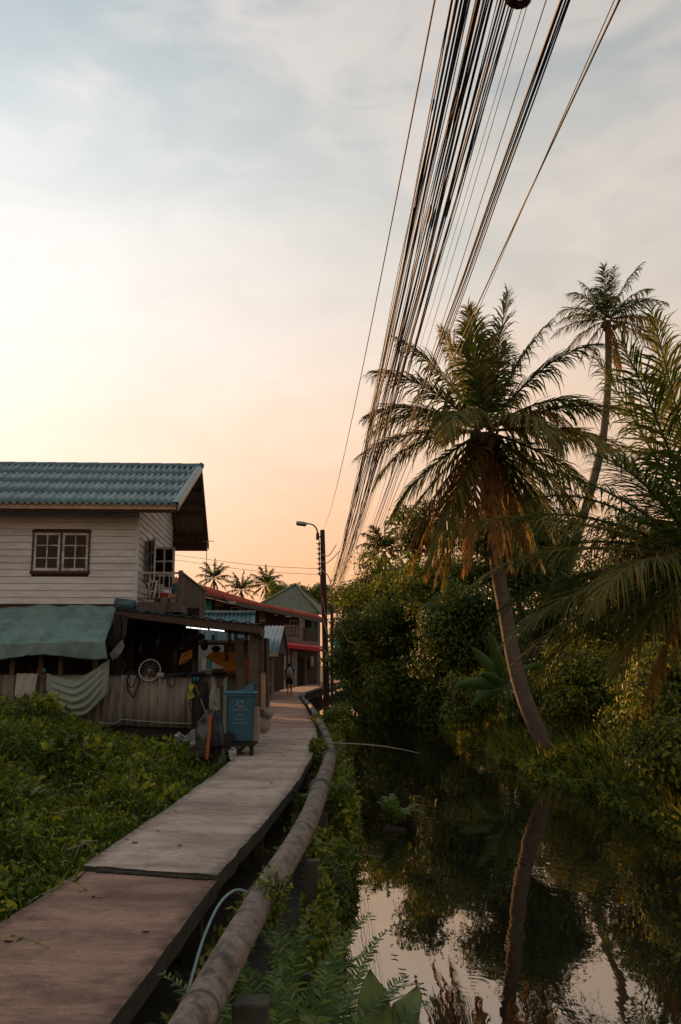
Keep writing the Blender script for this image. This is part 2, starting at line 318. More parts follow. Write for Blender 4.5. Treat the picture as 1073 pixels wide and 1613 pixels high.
M['hair'] = plain('black_hair', (.012, .01, .009), .6)
M['trunk'] = surf('palm_trunk_bark', (.165, .13, .105), (.085, .068, .055), .9, 4, (1, 1, 5), .6, dirt=(.05, .045, .038), dirt_scale=4, dirt_amt=.5, bdist=.03)
M['bark'] = surf('dark_bark', (.07, .055, .042), (.035, .028, .022), .9, 6, (1, 1, .4), .6, bdist=.02)
M['coconut'] = surf('green_coconut', (.14, .13, .035), (.10, .08, .03), .55, 5, bump=.1)
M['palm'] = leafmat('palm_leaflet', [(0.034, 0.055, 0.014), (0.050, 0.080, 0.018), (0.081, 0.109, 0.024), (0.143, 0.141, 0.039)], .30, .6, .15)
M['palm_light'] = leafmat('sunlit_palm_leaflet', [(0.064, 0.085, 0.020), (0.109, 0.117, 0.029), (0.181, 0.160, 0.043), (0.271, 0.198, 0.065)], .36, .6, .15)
M['palm_dead'] = leafmat('dead_palm_leaflet', [(.12, .062, .02), (.22, .115, .036), (.32, .175, .055), (.42, .25, .09)], .45, .7, .15)
M['leaf_vine'] = leafmat('vine_leaf', [(0.029, 0.055, 0.009), (0.056, 0.092, 0.013), (0.100, 0.150, 0.017), (0.170, 0.214, 0.023), (0.291, 0.294, 0.031)], .34, .55, .2, 1.3, 2.2)
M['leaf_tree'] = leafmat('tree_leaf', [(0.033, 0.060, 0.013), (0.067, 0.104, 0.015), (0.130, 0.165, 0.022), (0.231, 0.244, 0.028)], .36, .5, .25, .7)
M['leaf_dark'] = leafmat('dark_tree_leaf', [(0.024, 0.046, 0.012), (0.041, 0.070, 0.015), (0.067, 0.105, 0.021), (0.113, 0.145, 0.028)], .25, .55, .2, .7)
M['leaf_bank'] = leafmat('bank_leaf', [(0.032, 0.057, 0.008), (0.064, 0.100, 0.014), (0.117, 0.161, 0.020), (0.205, 0.230, 0.028), (0.304, 0.258, 0.049)], .30, .5, .25, .8)
M['leaf_fern'] = leafmat('fern_leaf', [(0.038, 0.081, 0.017), (0.066, 0.126, 0.026), (0.114, 0.180, 0.036), (0.166, 0.216, 0.043)], .32, .5, .25, 2)
M['leaf_broad'] = leafmat('broad_leaf', [(.085, .125, .022), (.12, .165, .028), (.17, .205, .035), (.24, .25, .05)], .35, .4, .35, 2)
M['banana'] = leafmat('banana_leaf', [(.05, .115, .022), (.07, .145, .028), (.10, .17, .034)], .35, .42, .3, 1)
M['blossom'] = plain('white_blossom', (.62, .60, .52), .7)

# ------------------------------------------------------------------ the setting: ground, water, banks, walkway
def water_material():
    m, nt, N, L, b = nodes('murky_canal_water')
    tc = N.new('ShaderNodeTexCoord'); mp = N.new('ShaderNodeMapping'); L.new(tc.outputs['Object'], mp.inputs[0]); mp.inputs['Scale'].default_value = (1.0, 0.55, 1)
    def nse(s, d): 
        n = N.new('ShaderNodeTexNoise'); L.new(mp.outputs[0], n.inputs[0]); n.inputs['Scale'].default_value = s; n.inputs['Detail'].default_value = d; n.inputs['Roughness'].default_value = .5; return n.outputs[0]
    def mt(op, a, c):
        q = N.new('ShaderNodeMath'); q.operation = op
        for i, k in enumerate((a, c)):
            if isinstance(k, (int, float)): q.inputs[i].default_value = k
            else: L.new(k, q.inputs[i])
        return q.outputs[0]
    hgt = mt('ADD', mt('MULTIPLY', nse(1.6, 2), .6), mt('MULTIPLY', nse(5.5, 2), .32))
    patch = N.new('ShaderNodeValToRGB'); L.new(nse(.33, 2), patch.inputs[0]); patch.color_ramp.elements[0].position = .42; patch.color_ramp.elements[1].position = .62
    patch.color_ramp.elements[0].color = (.16,) * 3 + (1,); patch.color_ramp.elements[1].color = (1, 1, 1, 1)
    # calmer on the walkway side, livelier out on the canal
    sp = N.new('ShaderNodeSeparateXYZ'); g = N.new('ShaderNodeNewGeometry'); L.new(g.outputs['Position'], sp.inputs[0])
    mr = N.new('ShaderNodeMapRange'); L.new(sp.outputs[0], mr.inputs[0]); mr.inputs['From Min'].default_value = .7; mr.inputs['From Max'].default_value = 1.7; mr.inputs['To Min'].default_value = .12; mr.inputs['To Max'].default_value = 1
    hgt = mt('MULTIPLY', hgt, mt('MULTIPLY', patch.outputs[0], mr.outputs[0]))
    for cx, cy, r in ((1.05, 7.8, .34),):      # rings where something broke the surface
        sb = N.new('ShaderNodeVectorMath'); sb.operation = 'DISTANCE'; L.new(g.outputs['Position'], sb.inputs[0]); sb.inputs[1].default_value = (cx, cy, 0)
        d = sb.outputs['Value']; fall = N.new('ShaderNodeMapRange'); L.new(d, fall.inputs[0]); fall.inputs['From Min'].default_value = r; fall.inputs['From Max'].default_value = .05; fall.inputs['To Max'].default_value = .006
        hgt = mt('ADD', hgt, mt('MULTIPLY', mt('SINE', mt('MULTIPLY', d, 75.0), 0), fall.outputs[0]))
    bp = N.new('ShaderNodeBump'); L.new(hgt, bp.inputs['Height']); bp.inputs['Strength'].default_value = 1.0; bp.inputs['Distance'].default_value = .016
    b.inputs['Base Color'].default_value = (.012, .011, .007, 1); b.inputs['Roughness'].default_value = .6; b.inputs['Specular IOR Level'].default_value = 0
    gl = N.new('ShaderNodeBsdfGlossy'); gl.inputs['Roughness'].default_value = .015; gl.inputs['Color'].default_value = (.93, .88, .82, 1); L.new(bp.outputs[0], gl.inputs['Normal'])
    fr = N.new('ShaderNodeFresnel'); fr.inputs['IOR'].default_value = 1.75; L.new(bp.outputs[0], fr.inputs['Normal'])
    fac = mt('ADD', mt('MULTIPLY', fr.outputs[0], .80), .18)
    mx = N.new('ShaderNodeMixShader'); L.new(fac, mx.inputs[0]); L.new(b.outputs[0], mx.inputs[1]); L.new(gl.outputs[0], mx.inputs[2]); L.new(mx.outputs[0], N['Material Output'].inputs[0])
    return m
M['water'] = water_material()
tag(MB().add([(-900, -900, -.6), (900, -900, -.6), (900, 1500, -.6), (-900, 1500, -.6)], [(0, 1, 2, 3)]).build('ground', M['soil'], base=(0, 0, -.6)), kind='structure')
tag(MB().add([(-16, -14, 0), (16, -14, 0), (16, 170, 0), (-16, 170, 0)], [(0, 1, 2, 3)]).build('canal_water', M['water'], base=(0, 0, 0)), kind='structure')

LEDGE = [(-12, .1), (0, .0), (9, .08), (14, .05), (20, -.05), (26, -.15), (40, -.6), (50, -2.0), (60, -2.4), (74, -1.6), (112, 1.3), (170, 3)]
REDGE = [(-12, 5.2), (10, 5.1), (14.5, 5.12), (18.2, 5.08), (21, 4.62), (23, 4.5), (27, 4.35), (36, 4.15), (60, 4.2), (90, 5.5), (170, 9)]
def bank(name, edge, sgn, prof, mat):
    ys = [-12 + i * .8 for i in range(70)] + [44 + i * 4 for i in range(32)]
    pts = []
    for y in ys:
        e = lerp_tab(edge, y)
        for d, z in prof:
            n = nz(y * .5, d * .6, sgn * 3) * min(.22, .1 + d * .05)
            pts.append((e + sgn * (d + nz(y * .35, 4.2 * sgn) * .35), y, z + n))
    o = MB().grid(pts if sgn > 0 else pts, len(ys), len(prof)).build(name, mat, smooth=True, base=(sgn * 3, 0, 0)); return tag(o, kind='structure')
bank('canal_bank', LEDGE, -1, [(-.5, -.5), (0, -.12), (.25, .08), (.7, .2), (1.5, .28), (2.5, .36), (5, .42), (12, .45), (60, .5), (300, .6)], M['mud'])
bank('far_canal_bank', REDGE, 1, [(-.5, -.5), (0, -.1), (.2, .18), (.6, .42), (1.3, .62), (2.5, .8), (5, .95), (12, 1.1), (60, 1.2), (300, 1.2)], M['soil'])

# walkway: concrete slabs on piles
walk = tag(thing('walkway', None, None, (-1.6, 10, 0)), kind='structure')
def edge_at(tab, t): return lerp_tab(tab, t)
def slab(y0, y1, L_, R_, top, mat, jag0=0.0, jag1=0.0, n=26, skew=0.35, th=.13):
    """L_, R_: tables of x by y; the near end runs skewed so that left is farther by `skew`"""
    rows = []; nv = 15; marg = []
    for i in range(n + 1):
        t = i / n
        for j in range(nv):
            s = j / (nv - 1); s = s - .10 * math.sin(2 * math.pi * s) / (2 * math.pi) * 6.0 * .6
            y = y0 + (y1 - y0) * t + skew * (1 - s)
            xl = lerp_tab(L_, y); xr = lerp_tab(R_, y)
            x = xl + (xr - xl) * s
            if j in (0, nv - 1): x += (nz(y * 3.1, s * 9) * .022 + nz(y * 9, s * 5) * .012)
            if i == 0: y += jag0 * (nz(x * 5, 3) + .5 * nz(x * 17, 5))
            if i == n: y += jag1 * nz(x * 6, 8)
            z = top + nz(x * .8, y * .5) * .012
            rows.append((x, y, z)); dm = min(x - xl, xr - x); marg.append(max(0.0, min(1.0, 1 - (dm - .02) / (.10 + .06 * nz(y * 1.3, s * 3)))))
    m = MB(); m.slab(rows, n + 1, nv, (0, 0, -th))
    o = m.build('slab', mat, walk); o.data.materials.append(M['concrete_dark'])           # cut edges in a darker, mottled concrete
    at = o.data.attributes.new('margin', 'FLOAT', 'POINT'); at.data.foreach_set('value', marg + marg)
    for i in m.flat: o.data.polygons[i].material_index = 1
    return o
WL = [(-6, -2.7), (3, -2.33), (6.39, -2.23), (7.98, -2.13), (11, -1.99), (14.8, -1.90), (18, -1.89), (21, -1.93), (25.1, -2.06), (37, -2.85), (50.4, -3.85), (58, -4.0), (76, -2.6), (125, 1.4)]
WR = [(-6, -1.3), (3, -1.14), (4.61, -1.09), (7.6, -.97), (10.5, -.77), (13.6, -.60), (17, -.51), (20.5, -.50), (24.3, -.62), (26.4, -.74), (36, -1.32), (47.5, -2.12), (53.7, -2.2), (72.5, -1.2), (112, 1.6), (125, 2.6)]
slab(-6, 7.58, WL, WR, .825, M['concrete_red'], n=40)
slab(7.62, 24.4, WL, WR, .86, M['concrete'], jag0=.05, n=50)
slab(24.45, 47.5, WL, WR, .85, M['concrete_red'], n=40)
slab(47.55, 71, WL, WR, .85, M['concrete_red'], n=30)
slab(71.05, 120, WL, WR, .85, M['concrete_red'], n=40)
m = MB()                                                          # broken mortar lip along the open joint
for i in range(26):
    t = i / 25; x = -2.1 + t * 1.08; y = 7.93 - t * .33 + nz(i * .6) * .015
    if .1 < t < .97: m.ellip((x, y - .012, .836 + .006 * nz(i * .9, 3)), (.03, .02 + .015 * abs(nz(i * 1.7)), .016), 4, 6)
m.build('joint_mortar', M['concrete_dark'], walk)
for y in [1.5, 4.4, 7.5, 10.6, 13.7, 17, 20.5, 24, 28, 33, 39, 46, 52, 58, 64, 70, 77, 85]:
    xl, xr = lerp_tab(WL, y), lerp_tab(WR, y)
    MB().box((xl + .08, y - .08, .60), (xr - .08, y + .08, .70)).build('cross_beam', M['concrete_dark'], walk)
    for x in (xl + .16, xr - .16): MB().box((x - .07, y - .07, -.6), (x + .07, y + .07, .598)).build('pile', M['concrete_dark'], walk)

# the water pipe along the walkway
PPTS = [(-.86, 1.0, .99), (-.70, 3.2, .99), (-.63, 4.2, .99), (-.555, 5.7, .985), (-.47, 7, .98), (-.385, 8.4, .96), (-.31, 10.2, .93), (-.27, 12.2, .90), (-.225, 14.4, .86), (-.2, 16.6, .82), (-.18, 18.2, .80)]
def spline(pts, n):
    pts = [Vector(p) for p in pts]; out = []
    for i in range(len(pts) - 1):
        p0, p1, p2, p3 = pts[max(i - 1, 0)], pts[i], pts[i + 1], pts[min(i + 2, len(pts) - 1)]
        for k in range(n):
            t = k / n; out.append(.5 * ((2 * p1) + (p2 - p0) * t + (2 * p0 - 5 * p1 + 4 * p2 - p3) * t * t + (3 * p1 - p0 - 3 * p2 + p3) * t ** 3))
    out.append(pts[-1]); return out
pipe = thing('water_pipe', 'thick stained round pipe running beside the concrete walkway', 'pipe', (-.5, 6, 0))
pl = spline(PPTS, 6)
def prad(y): return lerp_tab([(0, .088), (6.3, .090), (6.4, .096), (9, .10), (12, .112), (20, .115)], y)
m = MB(); m.tube(pl, [prad(q.y) + .0015 * nz(i * .7) for i, q in enumerate(pl)], 28); m.build('pipe_barrel', M['pipe'], pipe, smooth=True)
def pipe_at(y):
    for a, b in zip(pl, pl[1:]):
        if a.y <= y <= b.y:
            t = (y - a.y) / (b.y - a.y); return a.lerp(b, t), (b - a).normalized()
    return pl[-1], (pl[-1] - pl[-2]).normalized()
for y, r, w in ((4.35, .134, .03), (6.35, .139, .06), (8.9, .134, .03), (11.55, .134, .035), (12.35, .160, .10), (13.1, .134, .03), (13.9, .134, .03), (17.4, .165, .12), (17.95, .15, .10)):
    p, d = pipe_at(y); MB().tube([p - d * w / 2, p - d * w * .3, p + d * w * .3, p + d * w / 2], [prad(y) + r - .140, prad(y) + r - .127, prad(y) + r - .127, prad(y) + r - .140], 28).build('collar', M['collar'], pipe, smooth=True)
thin = thing('far_water_pipe', 'thinner far pipe curving along the walkway edge towards the houses', 'pipe', (-.9, 30, 0))
tp = spline([(-.18, 18.2, .80), (-.24, 20, .80), (-.36, 23, .80), (-.52, 26, .80), (-.85, 32, .80), (-1.2, 38, .80), (-1.6, 43, .80), (-1.95, 47.5, .82), (-2.05, 52, .84)], 4)
MB().tube(tp, .095, 12).build('pipe_barrel', M['pipe'], thin, smooth=True)
for i in range(3, len(tp) - 1, 3):
    d = (tp[i + 1] - tp[i]).normalized(); MB().tube([tp[i] - d * .12, tp[i] + d * .12], .115, 12).build('collar', M['collar'] if i % 2 else M['pipe'], thin, smooth=True)
# supports: stubby concrete blocks and posts right of and under the pipe, each its own thing
def support(x, y, w, ztop, label, slant=0.0, post=False):
    m = MB()
    if post: m.beam((x, y, -.5), (x + slant, y, ztop), w, w, up=(0, 1, 0))
    else: m.box((x - w / 2, y - w * .45, -.5), (x + w / 2, y + w * .45, ztop))
    o = m.build('pipe_support', M['concrete_dark']); tag(o, label, 'pipe support', 'concrete supports of the pipe')
    md = o.modifiers.new('bevel', 'BEVEL'); md.width = .012; md.segments = 2
support(-.43, 4.75, .17, .91, 'squared concrete block holding up the nearest stretch of pipe')
support(-.27, 8.1, .11, .88, 'round topped grey post leaning under the pipe above the water', .03, True)
support(-.22, 11.2, .13, .78, 'concrete stub under the pipe by the ringed joints')
support(-.22, 6.3, .08, .55, 'thin pale stake standing in the plants below the pipe', .0, True)
support(-.12, 16, .13, .68, 'farthest concrete support where the thick pipe ends', .0, True)
hose = spline([(-.98, 5.2, .30), (-.93, 5.9, .52), (-.93, 6.6, .66), (-.90, 7.2, .74), (-.82, 7.5, .77), (-.72, 7.55, .74), (-.66, 7.5, .66)], 6)
tag(MB().tube(hose, .011, 8).build('garden_hose', M['hose'], smooth=True), 'pale teal hose hanging off the walkway edge beside the pipe', 'hose')
rod = spline([P(498, 1170, 18.5), P(540, 1171, 18.2), P(590, 1174, 17.8), P(630, 1180, 17.5), P(662, 1187, 17.3)], 5)
tag(MB().tube(rod, [.016 - .012 * i / len(rod) for i in range(len(rod))], 6).build('bamboo_rod', M['sack'], smooth=True), 'thin bent bamboo rod sticking out over the dark water', 'rod')

lr = random.Random(5)
for k in range(34):
    y = 4.6 + 16 * lr.random() ** 1.3; xl, xr = lerp_tab(WL, y), lerp_tab(WR, y); e = lr.random(); x = xl + (xr - xl) * (e * .22 if lr.random() < .6 else e); z = (.830 if y < 7.8 else .866); a = lr.random() * 6.28; L_ = .025 + .035 * lr.random(); pts = []
    for u in (0, .5, 1):
        for q in (-1, 0, 1): w = L_ * .22 * (1 - abs(2 * u - 1) * .85); pts.append((x + math.cos(a) * (u - .5) * L_ - math.sin(a) * q * w, y + math.sin(a) * (u - .5) * L_ + math.cos(a) * q * w, z + .008 * abs(q) + .008 * abs(2 * u - 1) * lr.random()))
    tag(MB().slab(pts, 3, 3, (0, 0, -.0015)).build('fallen_leaf', M['sack'] if lr.random() < .35 else M['brown_wood']), 'small dry leaf fallen on the walkway', 'leaf', 'dry leaves on the walkway')

# ------------------------------------------------------------------ the white timber house
YAW = math.radians(2.5)
HM = Matrix.Translation((-4.90, 22.0, 0)) @ Matrix.Rotation(YAW, 4, 'Z')
def hb(m, name, mat, parent, X=None, smooth=False):
    X = X or HM
    m.v = [tuple(X @ Vector(v)) for v in m.v]; return m.build(name, mat, parent, smooth)
house = thing('house', 'two-storey white clapboard house with a corrugated teal roof', 'house', HM @ Vector((0, 0, .3)))
HX0 = -14.0; HD = 6.0; ZF = 3.90; ZT = 6.35
EY0, EZ0, RY, RZ, EY1, EZ1 = -.72, 6.16, 4.25, 8.13, 6.8, 6.14
RX1 = 1.0                                                          # roof's right edge (local x)
def roofz(y): return EZ0 + (RZ - EZ0) * (y - EY0) / (RY - EY0) if y < RY else RZ + (EZ1 - RZ) * (y - RY) / (EY1 - RY)
m = MB(); m.box((HX0, .03, ZF), (-.03, HD - .03, ZT - .02)); core = hb(m, 'wall', M['brown_wood'], house)
# clapboards, one object each (front face split round the window)
WX0, WX1, WZ0, WZ1 = -2.47, -1.12, 4.67, 5.64
def board_front(x0, x1, z, h, k):
    g = .006; m = MB()
    m.hexa([Vector(q) for q in ((x0, -.028, z + g), (x1, -.028, z + g), (x1, .02, z + g), (x0, .02, z + g), (x0, -.006, z + h), (x1, -.006, z + h), (x1, .02, z + h), (x0, .02, z + h))])
    hb(m, 'board', M['paint_white'], house)
nb = 15; bh = (ZT - ZF) / nb
for k in range(nb):
    z = ZF + k * bh; cut = (-2.62 - 1.4 * ((k * 7) % 5) / 5, -6.0 - ((k * 3) % 4) * .5)
    if z + bh > WZ0 and z < WZ1:
        for a, b in ((HX0, cut[1]), (cut[1], WX0), (WX1, .02)): board_front(a + .002, b - .002, z, bh, k)
    else:
        if k % 4 == 0: spl = (HX0, cut[1], cut[0], .02)
        else: spl = (HX0, cut[1] - .7, .02)
        for a, b in zip(spl, spl[1:]): board_front(a + .002, b - .002, z, bh, k)
OY0, OY1, OZ0, OZ1 = 1.30, 2.25, 4.55, 5.62                        # window opening in the gable side
z = ZF; k = 0
while z < RZ - .15:
    ya, yb = 0.0, HD
    if z + bh > EZ0 + .25:                                         # trim to the roof slopes
        zz = z + bh + .03; ya = max(0, EY0 + (zz - EZ0) / (RZ - EZ0) * (RY - EY0)); yb = min(HD, RY + (RZ - zz) / (RZ - EZ1) * (EY1 - RY))
    if yb - ya > .2:
        segs = ((ya, OY0), (OY1, yb)) if (z + bh > OZ0 and z < OZ1) else ((ya, yb),)
        for a, b in segs:
            m = MB(); g = .006
            m.hexa([Vector(q) for q in ((-.02, a, z + g), (.028, a, z + g), (.028, b, z + g), (-.02, b, z + g), (-.02, a, z + bh), (.006, a, z + bh), (.006, b, z + bh), (-.02, b, z + bh))])
            hb(m, 'board', M['paint_white'], house)
    z += bh; k += 1
m = MB(); m.add([(-.04, .02, ZT - .03), (-.04, HD - .02, ZT - .03), (-.04, RY, RZ - .18)], [(0, 1, 2)]); m.box((-.5, OY0, OZ0), (-.035, OY1, OZ1)); hb(m, 'gable_backing', M['brown_wood'], house)
m = MB(); m.box((-.045, -.04, ZF), (.045, .045, ZT)); hb(m, 'corner_board', M['paint_white'], house)
# roof: corrugated tiles
def tile_mesh(w, l, waves, amp, name, mat, seg=6):
    n = waves * seg; top = []; m = MB()
    for i in (0, 1):
        for j in range(n + 1):
            x = w * j / n; top.append((x, i * l, amp * math.cos(2 * math.pi * j / seg) ))
    m.slab(top, 2, n + 1, (0, 0, -.014)); return m.mesh(name, True, mat)
roof = hb(MB().box((HX0, RY - .05, RZ - .16), (RX1 - .1, RY + .05, RZ - .04)), 'roof', M['brown_wood'], house)
sl_len = math.hypot(RY - EY0, RZ - EZ0); sl_ang = math.atan2(RZ - EZ0, RY - EY0)
rows = 4; rl = sl_len / rows; tw = .50
tme = tile_mesh(tw + .02, rl + .10, 3, .042, 'roof_tile', M['teal_tile'])
ncol = int((RX1 - HX0) / tw)
for r in range(rows):
    for c in range(ncol):
        Mx = HM @ Matrix.Translation((RX1 - (c + 1) * tw, EY0, EZ0)) @ Matrix.Rotation(sl_ang, 4, 'X') @ Matrix.Translation((0, r * rl - .03, .06 + r * .004 + .002 * ((c * 5 + r * 3) % 3))) @ Matrix.Rotation(math.radians(-.45), 4, 'X')
        place('roof_tile', tme, Mx, roof)
sl2 = math.hypot(EY1 - RY, RZ - EZ1); an2 = math.atan2(RZ - EZ1, EY1 - RY)
tme2 = tile_mesh(tw + .02, sl2 / 2 + .1, 3, .026, 'back_roof_tile', M['tile_under'])
for r in range(2):
    for c in range(ncol):
        Mx = HM @ Matrix.Translation((RX1 - c * tw, EY1, EZ1)) @ Matrix.Rotation(math.pi, 4, 'Z') @ Matrix.Rotation(an2, 4, 'X') @ Matrix.Translation((0, r * sl2 / 2 - .03, .06 + r * .012))
        place('roof_tile', tme2, Mx, roof)
rme = MB()
pr = [(-.17, -.07), (-.12, .0), (-.05, .05), (.05, .05), (.12, .0), (.17, -.07)]
rme.slab([(x, y, z) for x in (0, .62) for y, z in pr], 2, 6, (0, 0, -.015)); rmesh = rme.mesh('ridge_tile', False, M['teal_ridge'])
for c in range(int((RX1 - HX0) / .6)):
    place('ridge_tile', rmesh, HM @ Matrix.Translation((RX1 + .04 - (c + 1) * .6, RY, RZ + .085)) @ Matrix.Rotation(math.radians(-1.0), 4, 'Y'), roof)
hb(MB().ellip((RX1 + .02, RY, RZ + .085), (.09, .16, .085), 6, 8), 'ridge_end', M['teal_ridge'], roof, smooth=True)
# verge tiles down the front gable edge
vme = MB(); vme.slab([(x, y, z) for y in (0, .36) for x, z in ((-.10, .045), (.0, .055), (.05, .03), (.055, -.07))], 2, 4, (-.0, 0, -.014)); vmesh = vme.mesh('verge_tile', False, M['teal_tile'])
for i in range(int(sl_len / .34)):
    place('verge_tile', vmesh, HM @ Matrix.Translation((RX1 + .02, EY0, EZ0)) @ Matrix.Rotation(sl_ang, 4, 'X') @ Matrix.Translation((0, i * .34, .06 + .004 * (i % 2))), roof)
hb(MB().beam((HX0, EY0 + .015, EZ0 - .01), (RX1, EY0 + .015, EZ0 - .01), .03, .14, up=(0, 0, 1)), 'fascia_board', M['trim'], house)
hb(MB().beam((HX0, EY0 + .10, EZ0 - .09), (RX1 - .03, EY0 + .10, EZ0 - .09), .10, .09), 'eave_beam', M['brown_wood'], house)
hb(MB().beam((RX1 + .03, EY0 + .04, EZ0 - .02), (RX1 + .03, RY, RZ - .02), .03, .17), 'barge_board', M['trim'], house)
hb(MB().beam((RX1 + .03, RY, RZ - .02), (RX1 + .03, EY1, EZ1 - .02), .03, .17), 'barge_board', M['brown_wood'], house)
hb(MB().beam((HX0, EY1 - .02, EZ1 - .03), (RX1, EY1 - .02, EZ1 - .03), .03, .20), 'fascia_board', M['brown_wood'], house)
for y in (-.3, .9, 2.1, 3.2, 4.9, 5.6, 6.4):                      # purlins under the overhang
    hb(MB().beam((-.4, y, roofz(y) - .02), (RX1 - .02, y, roofz(y) - .02), .06, .08), 'purlin', M['brown_wood'], house)
hb(MB().box((HX0, .0, EZ0 - .05), (.0, EY0 + .2, EZ0 - .03)), 'soffit', M['brown_wood'], house)

def sash(parent, x0, x1, z0, z1, Mx, bars=3, cols=2, name='sash', mat=None):
    """one glazed casement in the local x-z plane, front at y=0"""
    mat = mat or M['peel']; s = .055; m = MB()
    m.box((x0, 0, z0), (x0 + s, .035, z1)); m.box((x1 - s, 0, z0), (x1, .035, z1)); m.box((x0 + s, .002, z0), (x1 - s, .033, z0 + s * 1.2)); m.box((x0 + s, .002, z1 - s), (x1 - s, .033, z1))
    for i in range(1, bars): z = z0 + (z1 - z0) * i / bars; m.box((x0 + s, .004, z - .014), (x1 - s, .031, z + .014))
    for i in range(1, cols): x = x0 + (x1 - x0) * i / cols; m.box((x - .014, .006, z0 + s), (x + .014, .029, z1 - s))
    o = hb(m, name, mat, parent, Mx)
    for i in range(bars):
        for j in range(cols):
            xa = x0 + (x1 - x0) * j / cols + .02; xb = x0 + (x1 - x0) * (j + 1) / cols - .02; za = z0 + (z1 - z0) * i / bars + .02; zb = z0 + (z1 - z0) * (i + 1) / bars - .02
            hb(MB().box((xa, .014, za), (xb, .020, zb)), 'pane', M['glass'], parent, Mx)
    return o
fr = MB(); t = .028
fr.box((WX0 - .01, -.05, WZ0 - .02), (WX0 + t, .03, WZ1)); fr.box((WX1 - t, -.05, WZ0 - .02), (WX1 + .01, .03, WZ1)); fr.box((WX0 - .03, -.055, WZ1 - t * .4), (WX1 + .03, .03, WZ1 + .03)); fr.box((WX0 - .03, -.06, WZ0 - .05), (WX1 + .03, .03, WZ0 + .02)); fr.box(((WX0 + WX1) / 2 - .022, -.048, WZ0), ((WX0 + WX1) / 2 + .022, .03, WZ1))
win = hb(fr, 'window', M['brown_wood'], house)
mid = (WX0 + WX1) / 2
for a, b in ((WX0 + t, mid - .02), (mid + .02, WX1 - t)): sash(win, a + .004, b - .004, WZ0 + .025, WZ1 - .03, HM @ Matrix.Translation((0, -.03, 0)))
# the side window: dark opening, one casement folded near the wall, one swung out across the balcony
win2 = hb(MB().box((-.03, OY0 - .05, OZ0 - .05), (.04, OY0, OZ1 + .05)).box((-.03, OY1, OZ0 - .05), (.04, OY1 + .05, OZ1 + .05)).box((-.03, OY0, OZ1), (.04, OY1, OZ1 + .05)).box((-.03, OY0, OZ0 - .05), (.04, OY1, OZ0)), 'window', M['peel'], house)
sash(win2, 0, .50, OZ0, OZ1, HM @ Matrix.Translation((.05, OY0, 0)) @ Matrix.Rotation(math.radians(-62), 4, 'Z'))
sash(win2, 0, .56, OZ0 - .12, OZ1 - .06, HM @ Matrix.Translation((.05, OY1, 0)) @ Matrix.Rotation(math.radians(-4), 4, 'Z'))
# balcony along the gable side
BW = 1.06; BZ = 3.98; BT = 4.66; BY1 = 5.9
bal = hb(MB().box((.03, .0, BZ - .14), (BW, BY1, BZ - .02)).box((.03, -.02, BZ - .26), (BW + .02, .10, BZ - .06)).box((BW - .06, .0, BZ - .26), (BW + .03, BY1, BZ - .142)), 'balcony', M['grey_wood'], house)
hb(MB().beam((.05, .05, BT), (BW, .05, BT), .05, .05), 'hand_rail', M['metal'], bal)
hb(MB().beam((.05, .05, BZ + .07), (BW, .05, BZ + .07), .03, .03), 'bottom_rail', M['grey_wood'], bal)
hb(MB().beam((BW, .05, BT + .02), (BW, BY1, BT + .02), .07, .05), 'hand_rail', M['grey_wood'], bal)
for i in range(5): x = .09 + i * .235; hb(MB().box((x - .012, .04, BZ + .08), (x + .012, .064, BT - .03)), 'baluster', M['metal'], bal)
hb(MB().box((BW - .05, .0, BZ - .1), (BW + .05, .1, BT + .06)), 'post', M['grey_wood'], bal)
for i in range(30):
    y = .2 + i * .19; hb(MB().box((BW - .012, y, BZ - .02 + .02 * ((i * 7) % 3)), (BW + .012, y + .085 + .02 * ((i * 5) % 3), BT - .012)), 'slat', M['grey_wood'], bal)
hb(MB().beam((.62, -.10, BZ - .42), (.72, -.06, BZ + .10), .16, .02, up=(0, 1, 0)), 'brace_board', M['grey_wood'], bal)
o = hb(MB().tube([(BW + .0, BY1 - .05, BZ - .1), (BW + .02, BY1 - .05, EZ1 + .1)], .012, 6), 'aerial_pole', M['metal'], house)
hb(MB().beam((BW - .12, BY1 - .05, EZ1 + .05), (BW + .22, BY1 - .05, EZ1 + .07), .02, .02), 'aerial_arm', M['metal'], house)
# things standing on the balcony
for x, y, zc, w, lb in ((.16, .35, 0, .36, 'old window frame leaning on the balcony by the rail'), (.14, 1.5, .02, .3, 'second old window frame leaning further back on the balcony')):
    t_ = thing('leaning_window_frame', lb, 'window frame', HM @ Vector((x + .2, y, BZ)))
    Mx = HM @ Matrix.Translation((x, y, BZ - .015)) @ Matrix.Rotation(math.radians(-48), 4, 'Z') @ Matrix.Rotation(math.radians(-12), 4, 'X')
    sash(t_, 0, w, 0, .55, Mx, 2, 2, 'frame')
bucket = MB(); bucket.tube([HM @ Vector((.62, .45, BZ - .02)), HM @ Vector((.62, .45, BZ + .22))], [.14, .18], 14); tag(bucket.build('bucket', M['red_awning'], smooth=False), 'red plastic tub standing on the balcony floor', 'tub')
for i, (x, y, h, mt, nm, lb, ct) in enumerate(((.42, .6, .42, 'cloth_grey', 'folded_cloth', 'pale rolled cloth standing on the balcony', 'cloth'), (.85, .9, .5, 'bin', 'plastic_crate', 'blue crate on the balcony behind the tub', 'crate'), (.78, 2.4, .75, 'trim', 'cardboard_box', 'tall brown box beside the balcony slats', 'box'))):
    m = MB(); m.tube([HM @ Vector((x, y, BZ - .02)), HM @ Vector((x + .02, y, BZ + h * .5)), HM @ Vector((x, y, BZ + h))], [.11, .13, .10], 7); tag(m.build(nm, M[mt]), lb, ct)
pp = thing('potted_plant', 'small potted plant on the balcony behind the rail', 'plant', HM @ Vector((.8, .5, BZ)))
